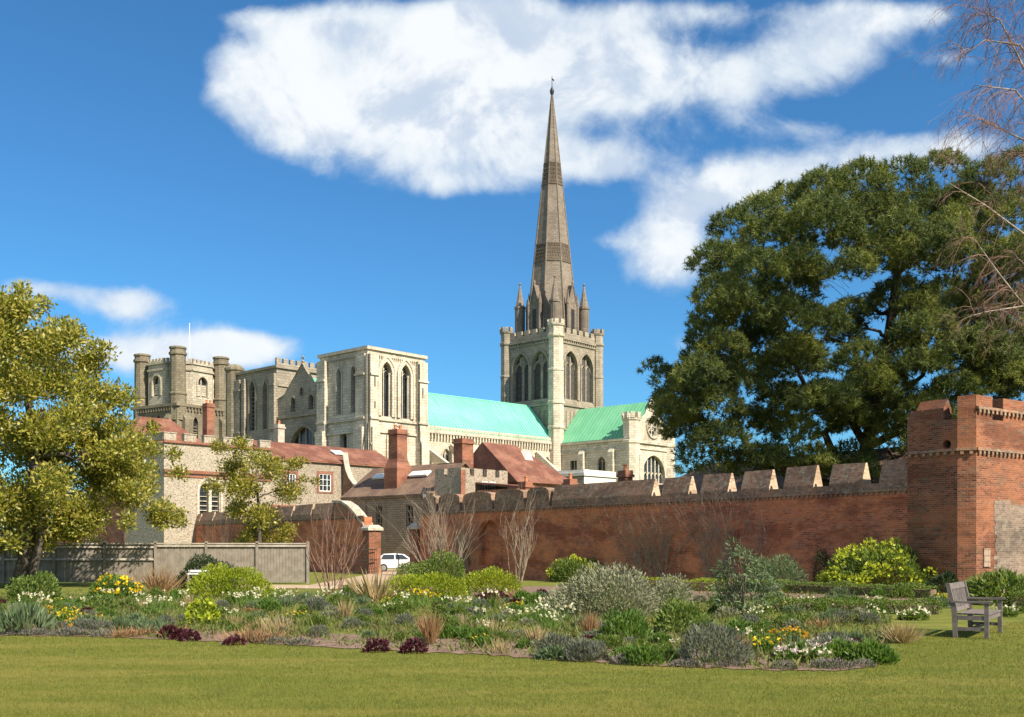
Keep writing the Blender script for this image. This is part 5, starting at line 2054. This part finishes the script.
# ------------------------------------------------------------------ shrubs and border plants
def mound_arrays(w, h, n, length, width, lumps=9, lo=.72, up=.4, spread=.8, zmin=.0):
    """leaves over a lumpy low dome of width w and height h"""
    d = unit(n)
    d[:, 2] = np.abs(d[:, 2])
    lump = unit(lumps)
    lump[:, 2] = np.abs(lump[:, 2])
    bump = np.max(np.clip(d @ lump.T, 0, 1) ** 6, axis=1, keepdims=True)
    q = rng.uniform(lo, 1.0, (n, 1)) * (.70 + .34 * bump)
    p = d * np.array([w / 2, w / 2, h]) * q
    p[:, 2] = np.maximum(p[:, 2], zmin)
    dd = d + unit(n) * spread + np.array([0, 0, up])
    return leaf_arrays(p, dd, length * rng.uniform(.6, 1.25, n), width * rng.uniform(.7, 1.2, n))


def blades_arrays(n, h, lean, width, spread=.12):
    c = np.concatenate([rng.normal(size=(n, 2)) * spread, np.zeros((n, 1))], axis=1)
    d = np.concatenate([rng.normal(size=(n, 2)) * lean + c[:, :2] * 2.0, np.ones((n, 1))], axis=1)
    return leaf_arrays(c, d, h * rng.uniform(.55, 1.1, n), width, .1)


def heads_arrays(pos, size, k=6):
    """cup-like flower heads at the given points"""
    n = len(pos)
    P = np.repeat(pos, k, axis=0)
    d = unit(n * k) + np.array([0, -.25, .5])
    return leaf_arrays(P, d, size * rng.uniform(.7, 1.2, n * k), size * .75, .1)


def balls_arrays(pos, r, k=34):
    n = len(pos)
    d = unit(n * k)
    P = np.repeat(pos, k, axis=0) + d * r * rng.uniform(.6, 1, (n * k, 1))
    return leaf_arrays(P, d + np.array([0, 0, .4]), r * .7, r * .5, .2)


def stems_mesh(n, H, spread, lean, r, mat, root, lev=1, kids=2, name='stems', curve=.06, up=.1):
    mb = MB()
    for i in range(n):
        a = random.uniform(0, 6.283)
        q = random.random() ** .5 * spread
        d = Vector((math.cos(a) * lean * q / max(spread, .01), math.sin(a) * lean * q / max(spread, .01), 1))
        twigs(mb, (math.cos(a) * q * .6, math.sin(a) * q * .6, -.03), d, H * random.uniform(.65, 1.0), r, lev, .3, kids, up, curve, 4)
    return mb.build(name, mat, root)


def plant(name, parts, label=None, cat=None, loc=(0, 0, 0), group=None):
    g = empty(name, loc)
    for pn, V, m in parts:
        quads_object(pn, V, m, g)
    if label:
        tag(g, label, cat, group)
    return g


def spot(px, py):
    Y = dist(py)
    for _ in range(4):
        Y = (EYE - gz(Y)) * F / (py - HY)
    while (Vector(((px - CX) / F * Y, Y, 0)) - W0).dot(WN) < .75 and Y > 30:
        Y -= .1
    return Vector(((px - CX) / F * Y, Y, gz(Y)))


def big(name, px, py, wpx, hpx, dens, ll, lw, mat, label, cat='shrub', extra=(), **kw):
    """one shrub at the photo pixel of its foot, wpx wide and hpx high there"""
    s = spot(px, py)
    w, h = wpx / F * s.y, hpx / F * s.y
    n = int(dens * w * (h + w * .5))
    parts = [('foliage', mound_arrays(w, h, n, ll, lw, **kw), mat)]
    for (pn, m, cnt, size, zlo) in extra:
        d = unit(cnt)
        d[:, 2] = np.maximum(np.abs(d[:, 2]), zlo)
        d /= np.linalg.norm(d, axis=1, keepdims=True)
        pos = d * np.array([w / 2, w / 2, h]) * rng.uniform(.86, 1.02, (cnt, 1))
        parts.append((pn, balls_arrays(pos, size) if pn == 'flower_head' else heads_arrays(pos, size, 7), m))
    return plant(name, parts, label, cat, s)


big('sage_shrub', 608, 616, 130, 53, 950, .10, .035, 'leaf_sage', 'wide silvery sage-green shrub in the middle of the bed', lumps=16, lo=.6)
big('sage_shrub', 668, 608, 60, 36, 800, .09, .03, 'leaf_sage', 'small olive-grey shrub at the right shoulder of the wide silvery shrub', lumps=10, lo=.6)
big('golden_shrub', 228, 597, 88, 34, 900, .10, .04, 'leaf_golden', 'clipped golden-green mound in front of the wooden fence', lumps=14, up=.9)
big('golden_shrub', 424, 598, 92, 28, 900, .10, .04, 'leaf_golden', 'broad golden-green mound between the spiky clump and the bare coppiced shrub', lumps=14, up=.9)
big('golden_shrub', 490, 592, 64, 24, 900, .10, .04, 'leaf_golden', 'smaller golden-green mound right of the bare coppiced shrub', lumps=12, up=.9)
big('spurge', 878, 588, 112, 48, 420, .22, .05, 'leaf_green', 'large spurge with rounded lime-green heads against the foot of the turret', extra=(('flower_head', 'leaf_lime', 58, .2, .25),), lumps=14)
big('spurge', 578, 578, 66, 25, 420, .2, .05, 'leaf_green', 'lime-headed spurge below the brick wall, behind the wide silvery shrub', extra=(('flower_head', 'leaf_lime', 24, .17, .4),), lumps=10)
big('dark_shrub', 207, 588, 70, 33, 650, .11, .05, 'leaf_dark', 'dark evergreen bush against the fence beside the golden mound', lumps=9)
big('conifer_shrub', 778, 590, 66, 40, 600, .16, .03, 'leaf_blue', 'blue-grey spreading shrub at the foot of the brick wall', lumps=9, lo=.5, up=.1)
big('column_shrub', 823, 584, 24, 44, 900, .08, .04, 'leaf_dark', 'narrow dark upright shrub against the brick wall', lumps=6)
big('lavender_mound', 712, 664, 82, 40, 1500, .085, .02, 'leaf_lavender', 'rounded grey-green lavender mound at the front edge of the bed', lumps=18, up=.9)
big('green_mound', 627, 643, 56, 38, 900, .12, .035, 'leaf_fresh', 'bright green feathery mound in front of the wide silvery shrub', lumps=10, up=.8)
big('green_mound', 682, 636, 64, 36, 900, .11, .04, 'leaf_green', 'mid-green leafy mound right behind the lavender mound', lumps=10)
big('green_mound', 735, 645, 40, 26, 900, .10, .045, 'leaf_fresh', 'fresh green mound touching the right side of the lavender mound', lumps=8)
big('grey_mound', 836, 655, 72, 18, 1100, .08, .02, 'leaf_lavender', 'low grey cushion behind the pink and white flowers at the right tip of the bed', lumps=12)
big('dark_mound', 440, 585, 66, 34, 600, .12, .05, 'leaf_green', 'dark green leafy bush around the foot of the bare coppiced shrub', lumps=8)
big('dark_mound', 409, 580, 30, 20, 600, .12, .05, 'leaf_green', 'small leafy bush in the gateway, partly hiding the white car')
big('fern_clump', 1000, 604, 74, 30, 420, .26, .06, 'leaf_green', 'green ferny clump under the turret, right of the bench', lumps=8)
big('fern_clump', 945, 596, 36, 24, 420, .22, .05, 'leaf_dark', 'dark ferny clump at the turret foot, left of the bench', lumps=6)
big('fern_clump', 1062, 606, 50, 26, 420, .24, .06, 'leaf_fresh', 'fresh green ferny clump at the right end of the turret foot', lumps=6)
big('yellow_shrub', 117, 598, 54, 24, 620, .10, .05, 'leaf_fresh', 'yellow-flowered low shrub in front of the left half of the fence', extra=(('blossom', 'petal_yellow', 46, .11, .3),))
big('yellow_shrub', 203, 626, 34, 28, 700, .10, .04, 'leaf_golden', 'yellow-green flowering spurge in front of the clipped golden mound', extra=(('blossom', 'leaf_lime', 22, .11, .4),))
big('wallflower', 43, 619, 36, 14, 800, .07, .03, 'leaf_green', 'orange-yellow wallflower patch at the left end of the bed', 'flower', extra=(('blossom', 'petal_orange', 60, .045, .3),))
big('wallflower', 88, 628, 54, 13, 800, .07, .03, 'leaf_green', 'long yellow wallflower patch near the front left edge', 'flower', extra=(('blossom', 'petal_orange', 70, .045, .3),))
big('wallflower', 788, 645, 50, 18, 800, .07, .03, 'leaf_green', 'orange wallflower patch left of the low grey cushion', 'flower', extra=(('blossom', 'petal_orange', 70, .045, .3),))
big('iris_clump', 20, 634, 60, 24, 300, .3, .05, 'leaf_blue', 'blue-green sword-leaved clump at the left front edge of the bed', up=1.6)
big('green_mound', 36, 603, 60, 32, 600, .13, .05, 'leaf_green', 'leafy green bush at the foot of the big left tree', lumps=8)
big('green_mound', 100, 612, 40, 16, 600, .1, .05, 'leaf_green', 'low green perennial in front of the yellow-flowered shrub', lumps=8)
big('heuchera', 377, 652, 26, 13, 1600, .07, .05, 'leaf_maroon', 'left of two dark maroon leafy clumps at the front edge', 'plant')
big('heuchera', 412, 653, 30, 14, 1600, .07, .05, 'leaf_maroon', 'right of two dark maroon leafy clumps at the front edge', 'plant')
big('heuchera', 492, 601, 38, 9, 1200, .1, .06, 'leaf_maroon', 'dark maroon low clump below the smaller golden mound', 'plant')
big('heuchera', 190, 641, 22, 11, 1600, .06, .05, 'leaf_maroon', 'small dark maroon clump in front of the yellow-green spurge', 'plant')
big('heuchera', 234, 645, 22, 9, 1600, .06, .05, 'leaf_maroon', 'tiny reddish clump on the front edge left of the bare soil', 'plant')

for px, Y, w, h, lab in ((18, 60, 6.0, 3.4, 'large dark shrub behind the fence, half hidden by the trunk of the big left tree'), (84, 62, 5.4, 2.7, 'rounded dark shrub behind the left half of the fence'), (-50, 58, 6.0, 3.8, 'tall dark shrub behind the fence at the left edge')):
    o = at(px, Y)
    plant('dark_shrub', [('foliage', mound_arrays(w, h, 4200, .16, .07, lumps=12), 'leaf_dark')], lab, 'shrub', o)

# loose upright green shrub with arching sprays
s = spot(742, 616)
g = empty('bay_shrub', s)
tag(g, 'tall loose grey-green shrub with pointed leafy sprays in front of the brick wall', 'shrub')
k = s.y / F
cl = [((x * k, random.gauss(0, .3), z * k), (r * k, r * k, r * k)) for x, z, r in ((0, 60, 9), (-10, 72, 6), (6, 50, 14), (-14, 46, 12), (18, 42, 12), (-22, 34, 11), (28, 34, 10), (0, 32, 18), (-12, 18, 16), (15, 18, 16), (0, 10, 16), (-8, 60, 8), (30, 24, 8), (-27, 22, 9))]
foliage(g, cl, 1500, .15, .035, 'leaf_blue', .2, .2, 'foliage')
stems_mesh(7, 1.6, .25, .35, .02, 'twig_dark', g)

# spiky clumps, grasses
for nm, px, py, wpx, hpx, n, mat, wd, lab in (
        ('cabbage_palm', 375, 604, 52, 42, 60, 'leaf_straw', .045, 'spiky sword-leaved clump in front of the left gate pier'),
        ('tan_grass', 430, 645, 20, 34, 260, 'leaf_rust', .012, 'upright orange-brown grass tuft near the front of the bed, left of centre'),
        ('tan_grass', 590, 640, 18, 28, 240, 'leaf_rust', .012, 'upright orange-brown grass tuft just in front of the wide silvery shrub'),
        ('tan_grass', 902, 643, 44, 24, 420, 'leaf_straw', .012, 'arching straw-coloured grass between bed tip and bench'),
        ('tan_grass', 742, 655, 18, 22, 200, 'leaf_rust', .012, 'reddish tuft at the right foot of the lavender mound'),
        ('tan_grass', 160, 596, 44, 34, 160, 'leaf_rust', .02, 'reddish-brown dry stems in front of the dark bush by the fence'),
        ('tan_grass', 640, 664, 14, 16, 160, 'leaf_straw', .012, 'small straw tuft on the front edge left of the lavender mound'),
        ('tan_grass', 130, 580, 50, 26, 200, 'leaf_rust', .02, 'dry reddish stems against the fence left of the dark bush'),
        ('tan_grass', 345, 620, 16, 22, 140, 'leaf_straw', .014, 'pale dry stalks right of the path end'),
        ('tan_grass', 536, 648, 20, 24, 140, 'leaf_straw', .014, 'pale dry stalks left of the second orange grass tuft')):
    s = spot(px, py)
    h = hpx / F * s.y
    w = wpx / F * s.y
    plant(nm, [('foliage', blades_arrays(n, h * 1.05, w / h * .32, wd * (h / .9) ** .5 * 1.4, w * .1), mat)], lab, 'grass' if nm == 'tan_grass' else 'plant', s)

# bare shrubs
for nm, px, py, wpx, hpx, n, lev, mat, lab in (
        ('bare_shrub', 444, 584, 54, 84, 22, 2, 'twig_pale', 'tall leafless coppiced shrub with pale upright stems, left of centre'),
        ('bare_shrub', 516, 584, 34, 84, 10, 2, 'twig_pale', 'narrow leafless pale-stemmed shrub against the wall, right of the niche'),
        ('bare_shrub', 332, 596, 44, 82, 12, 2, 'twig_red', 'leafless reddish-stemmed shrub in front of the left gate pier'),
        ('bare_shrub', 226, 566, 44, 62, 46, 1, 'twig_dark', 'dense brown leafless bush behind the fence'),
        ('bare_shrub', 140, 560, 60, 110, 44, 2, 'twig_dark', 'tall brown leafless thicket beside the big left tree')):
    s = spot(px, py)
    H, w = hpx / F * s.y, wpx / F * s.y
    g = empty(nm, s)
    tag(g, lab, 'shrub')
    stems_mesh(n, H * .78, w * .3, w / H * .75, .022 if mat != 'twig_dark' else .014, mat, g, lev, 3, curve=.10)
# bare climbers trained on the wall
for i, (t0, t1, lab) in enumerate(((12.2, 16.0, 'leafless climber fanned over the brick wall behind the wide silvery shrub'), (7.6, 10.6, 'leafless climber on the brick wall behind the loose grey-green shrub'), (30.2, 32.0, 'sparse bare climber on the wall left of the brick niche'))):
    base = wp((t0 + t1) / 2, gz(46), -.12)
    g = empty('wall_climber', base)
    tag(g, lab, 'climber')
    mb = MB()
    for j in range(40):
        u = random.gauss(0, .9)
        p = WD * u
        d = WD * random.gauss(0, .45) + Vector((0, 0, 1)) + WN * .02
        n0 = len(mb.v)
        twigs(mb, (p.x, p.y, random.uniform(0, .4)), d, random.uniform(2.2, 3.8) * (.8 if i != 1 else .9), .017, 2, .4, 3, .05, .1, 3)
    # keep the twigs in a thin sheet in front of the brickwork
    for k in range(len(mb.v)):
        v = Vector(mb.v[k])
        dd = v.dot(WN)
        v += WN * (abs(dd) * .35 - dd)
        v.z = min(v.z, 4.3)
        mb.v[k] = tuple(v)
    mb.build('stems', 'twig_pale', g)


# low clipped hedges (rows of box)
def hedge(label, p0, p1, w, h, mat, n):
    a, b = spot(*p0), spot(*p1)
    L = (b - a).length
    g = empty('box_hedge', a, math.atan2(b.y - a.y, b.x - a.x))
    tag(g, label, 'hedge')
    k = int(n * L)
    x = rng.uniform(0, L, k)
    side = rng.choice([0, 1, 2], k, p=[.4, .45, .15])
    wav = .04 * np.sin(x * 2.3) + .03 * np.sin(x * 5.1 + 1)
    y = np.where(side == 0, -w / 2 + rng.uniform(-.03, .05, k), np.where(side == 1, rng.uniform(-w / 2, w / 2, k), w / 2))
    z = np.where(side == 1, h + wav + rng.uniform(-.06, .02, k), rng.uniform(.02, h, k))
    P = np.stack([x, y, z], axis=1)
    quads_object('foliage', leaf_arrays(P, unit(k) + np.array([0, -.4, .6]), .06 * rng.uniform(.7, 1.2, k), .035), mat, g)
    mb = MB()
    mb.box(.05, L - .05, -w / 2 + .1, w / 2 - .1, 0, h - .1)
    mb.build('core', 'soil', g)


hedge('clipped green box hedge along the foot of the brick wall', (700, 590), (935, 598), .6, .42, 'leaf_green', 900)
hedge('low yellow-green hedge behind the small olive-grey shrub', (640, 590), (735, 592), .5, .45, 'leaf_golden', 700)
hedge('low dark hedge between the white tulip row and the bed', (770, 612), (940, 614), .5, .30, 'leaf_green', 900)
hedge('short clipped hedge behind the bench', (1010, 606), (1075, 608), .5, .35, 'leaf_green', 900)


# ---- small border plants: one of each kind, then copies
def proto(name, parts):
    return plant(name, parts)


def daff(mat, n=7):
    pos = np.concatenate([rng.normal(size=(n, 2)) * .15, rng.uniform(.30, .42, (n, 1))], axis=1)
    st = np.stack([pos * [.7, .7, 0] - [.004, 0, 0], pos * [.7, .7, 0] + [.004, 0, 0], pos + [.004, 0, 0], pos - [.004, 0, 0]], axis=1)
    return [('foliage', np.concatenate([blades_arrays(46, .36, .3, .022, .11), st]), 'leaf_fresh'), ('blossom', heads_arrays(pos, .062, 7), mat)]


PROTOS = {
    'white_daffodil': (proto('daffodil_clump', daff('petal_white')), 'clump of white daffodils growing in the flower bed', 'flower', 'white daffodil clumps in the bed'),
    'yellow_daffodil': (proto('daffodil_clump', daff('petal_yellow', 6)), 'clump of yellow daffodils growing in the flower bed', 'flower', 'yellow daffodil clumps in the bed'),
    'pink': (proto('primula_clump', [('foliage', mound_arrays(.45, .13, 220, .11, .06), 'leaf_fresh'), ('blossom', heads_arrays(np.concatenate([rng.normal(size=(14, 2)) * .13, rng.uniform(.13, .2, (14, 1))], 1), .06, 6), 'petal_pink')]), 'low clump of pink primulas with bright leaves', 'flower', 'pink primula clumps in the bed'),
    'white': (proto('primula_clump', [('foliage', mound_arrays(.4, .15, 240, .10, .05), 'leaf_green'), ('blossom', heads_arrays(np.concatenate([rng.normal(size=(6, 2)) * .13, rng.uniform(.15, .25, (6, 1))], 1), .06, 6), 'petal_white')]), 'low clump of white flowers over dark leaves', 'flower', 'white primula clumps in the bed'),
    'green': (proto('perennial_clump', [('foliage', mound_arrays(.62, .3, 900, .075, .032), 'leaf_green')]), 'leafy mid-green perennial not yet in flower', 'plant', 'mid-green perennials in the bed'),
    'fresh': (proto('perennial_clump', [('foliage', np.concatenate([mound_arrays(.5, .24, 620, .075, .028, up=.8), blades_arrays(40, .3, .35, .02, .1)]), 'leaf_fresh')]), 'fresh green perennial with upright young leaves', 'plant', 'fresh green perennials in the bed'),
    'blue': (proto('perennial_clump', [('foliage', np.concatenate([mound_arrays(.5, .22, 420, .085, .03), blades_arrays(70, .32, .4, .022, .11)]), 'leaf_blue')]), 'blue-green perennial with narrow arching leaves', 'plant', 'blue-green perennials in the bed'),
    'lavender': (proto('lavender_clump', [('foliage', mound_arrays(.6, .3, 900, .08, .016, up=.9), 'leaf_lavender')]), 'small grey lavender cushion in the flower bed', 'plant', 'grey lavender cushions in the bed'),
    'sage': (proto('sage_clump', [('foliage', mound_arrays(.6, .32, 600, .08, .03), 'leaf_sage')]), 'small silvery sage cushion in the flower bed', 'plant', 'silvery sage cushions in the bed'),
    'straw': (proto('dry_stalks', [('foliage', blades_arrays(70, .4, .3, .010, .10), 'leaf_straw')]), 'tuft of dry straw-coloured stalks left from last year', 'plant', 'dry stalk tufts in the bed'),
    'rust': (proto('dry_stalks', [('foliage', np.concatenate([blades_arrays(80, .3, .5, .014, .14), mound_arrays(.5, .14, 200, .07, .03)]), 'leaf_rust')]), 'low reddish-brown dry clump in the flower bed', 'plant', 'reddish dry clumps in the bed'),
    'maroon': (proto('heuchera', [('foliage', mound_arrays(.4, .2, 420, .07, .05), 'leaf_maroon')]), 'small dark maroon clump scattered among green plants', 'plant', 'small maroon clumps in the bed'),
    'yellow': (proto('wallflower', [('foliage', mound_arrays(.5, .22, 380, .07, .03), 'leaf_fresh'), ('blossom', heads_arrays(np.concatenate([rng.normal(size=(16, 2)) * .14, rng.uniform(.15, .26, (16, 1))], 1), .042, 5), 'petal_yellow')]), 'small yellow-flowered clump in the flower bed', 'flower', 'yellow-flowered clumps in the bed'),
    'mauve': (proto('heather_clump', [('foliage', mound_arrays(.5, .11, 400, .05, .016, up=.9), 'leaf_lavender'), ('blossom', mound_arrays(.5, .13, 110, .035, .016, up=.9), 'petal_mauve')]), 'low mauve-grey creeping clump along the bed edge', 'plant', 'mauve creeping clumps along the bed edge'),
}
used = set()


def put(kind, x, y, sc):
    root, label, cat, grp = PROTOS[kind]
    c = root if kind not in used else copy_tree(root)
    used.add(kind)
    c.location = (x, y, gz(y))
    c.rotation_euler = (0, 0, random.uniform(0, 6.28))
    c.scale = (sc, sc, sc * random.uniform(.85, 1.15))
    tag(c, label, cat, grp)


fx = np.array([p[0] for p in FRONT[:14]], float)
fy = np.array([p[1] for p in FRONT[:14]], float)


def front_y(px):
    return float(np.interp(px, fx, fy))


# drifts seen in the photograph
DRIFT = [('white_daffodil', 60, 606, 34, 9, 4), ('white_daffodil', 125, 603, 40, 8, 3), ('white_daffodil', 150, 612, 40, 10, 4), ('white_daffodil', 255, 606, 30, 6, 4), ('white_daffodil', 275, 600, 24, 6, 4), ('white_daffodil', 330, 606, 24, 6, 3), ('yellow_daffodil', 428, 607, 12, 4, 3),
         ('white_daffodil', 545, 612, 24, 10, 6), ('white_daffodil', 525, 625, 24, 8, 4), ('white_daffodil', 560, 626, 16, 5, 2), ('white', 795, 606, 40, 3, 9), ('white', 835, 607, 20, 3, 4), ('white', 915, 619, 12, 3, 4), ('white', 870, 618, 14, 4, 3), ('white', 1000, 615, 16, 2, 4), ('white', 765, 618, 16, 6, 3),
         ('pink', 800, 658, 26, 5, 4), ('pink', 838, 655, 20, 5, 3), ('white', 815, 660, 26, 4, 4), ('yellow', 855, 660, 20, 4, 2), ('fresh', 830, 661, 40, 5, 5), ('yellow', 65, 622, 18, 3, 3), ('yellow', 760, 655, 16, 5, 1),
         ('mauve', 70, 636, 50, 2, 8), ('mauve', 30, 636, 20, 2, 3), ('mauve', 270, 644, 40, 2, 4), ('mauve', 690, 668, 60, 2, 4), ('mauve', 800, 668, 60, 2, 4), ('rust', 250, 642, 40, 3, 5), ('rust', 130, 638, 40, 2, 3), ('blue', 120, 628, 26, 5, 4), ('blue', 155, 632, 20, 5, 4), ('lavender', 90, 632, 30, 3, 3),
         ('straw', 290, 638, 30, 6, 1), ('straw', 500, 640, 30, 8, 2), ('green', 470, 632, 30, 6, 5), ('fresh', 460, 640, 30, 6, 4), ('lavender', 580, 660, 40, 4, 4), ('fresh', 640, 662, 20, 4, 3), ('blue', 555, 662, 14, 3, 2), ('maroon', 190, 640, 16, 3, 2), ('maroon', 850, 648, 20, 3, 1), ('straw', 250, 630, 36, 8, 2), ('straw', 480, 655, 30, 3, 1)]
for kind, px, py, sx, sy, n in DRIFT:
    for i in range(n):
        x, y = random.gauss(px, sx * .5), random.gauss(py, sy * .5)
        y = min(y, front_y(x) - 1.0)
        s = spot(x, y)
        put(kind, s.x, s.y, random.uniform(.75, 1.15))
kinds = ['green', 'fresh', 'blue', 'lavender', 'sage', 'straw', 'rust', 'white_daffodil', 'maroon', 'yellow', 'mauve']
wts = [.27, .21, .11, .08, .08, .05, .06, .05, .02, .02, .05]
cnt = 0
while cnt < 270:
    px = random.uniform(-40, 890)
    py = 604 + (front_y(px) - 605) * random.random()
    if py > front_y(px) - (9 if random.random() < .85 else 2):
        continue
    kind = random.choices(kinds, wts)[0]
    near = (front_y(px) - py) / 40
    s = spot(px, py)
    put(kind, s.x, s.y, random.uniform(.6, 1.0) * (.62 + .4 * min(1, near)))
    cnt += 1
cnt = 0
while cnt < 90:
    px, py = random.uniform(-40, 960), random.uniform(592, 612)
    s = spot(px, py)
    if (Vector((s.x, s.y, 0)) - W0).dot(WN) < .9 or (px > 240 and px < 345 and py < 600):
        continue
    put(random.choices(kinds, [.3, .2, .14, .04, .06, .06, .05, .08, .02, .04, .01])[0], s.x, s.y, random.uniform(.8, 1.3))
    cnt += 1


# ---- low ground cover of the beds, and the lawn's blades
def cover():
    P = []
    n = 190000
    px = rng.uniform(-60, 890, n)
    f = np.interp(px, fx, fy)
    py = 592 + (f - 592) * rng.uniform(0, 1, n) ** .8
    Y = EYE * F / (py - HY)
    keep = rng.uniform(0, 1, n) < np.clip(.35 + .5 * np.sin(px * .045 + 1.3 * np.sin(py * .2)) * np.cos(py * .35 + px * .01), .16, 1)
    keep &= py < f - .5
    keep &= (py < f - 13 + 4 * np.sin(px * .07)) | (rng.uniform(0, 1, n) < .18)
    px, Y = px[keep], Y[keep]
    k = len(px)
    p = np.stack([(px - CX) / F * Y, Y, np.full(k, .012)], axis=1)
    V = leaf_arrays(p, unit(k) * .8 + np.array([0, 0, .8]), rng.uniform(.05, .12, k) * (1 + 1.2 * (rng.uniform(size=k) > .85)), rng.uniform(.012, .04, k))
    quads_object('ground_cover', V, 'leaf_ground')['kind'] = 'stuff'


cover()


def lawn_blades():
    n = 260000
    Y = 9.6 + rng.uniform(0, 1, n) ** 1.5 * 14.5
    px = rng.uniform(-30, 1054, n)
    py = HY + EYE * F / Y
    f = np.interp(px, [*fx, 885, 893, 900, 1060], [*fy, 664, 655, 640, 616])
    keep = py > f + .6 - 2.4 * rng.uniform(0, 1, n) ** 2
    px, Y = px[keep], Y[keep]
    k = len(px)
    base = np.stack([(px - CX) / F * Y, Y, np.zeros(k)], axis=1)
    d = np.concatenate([rng.normal(size=(k, 2)) * .55, np.ones((k, 1))], axis=1)
    d /= np.linalg.norm(d, axis=1, keepdims=True)
    w = np.cross(d, unit(k))
    w /= np.linalg.norm(w, axis=1, keepdims=True)
    h = rng.uniform(.018, .045, (k, 1)) * (1 + .5 * (rng.uniform(size=(k, 1)) > .96))
    wd = .0028 * (Y[:, None] / 12)
    V = np.stack([base - w * wd, base + w * wd, base + d * h], axis=1)
    quads_object('grass', V, 'grass_blade')['kind'] = 'stuff'


lawn_blades()
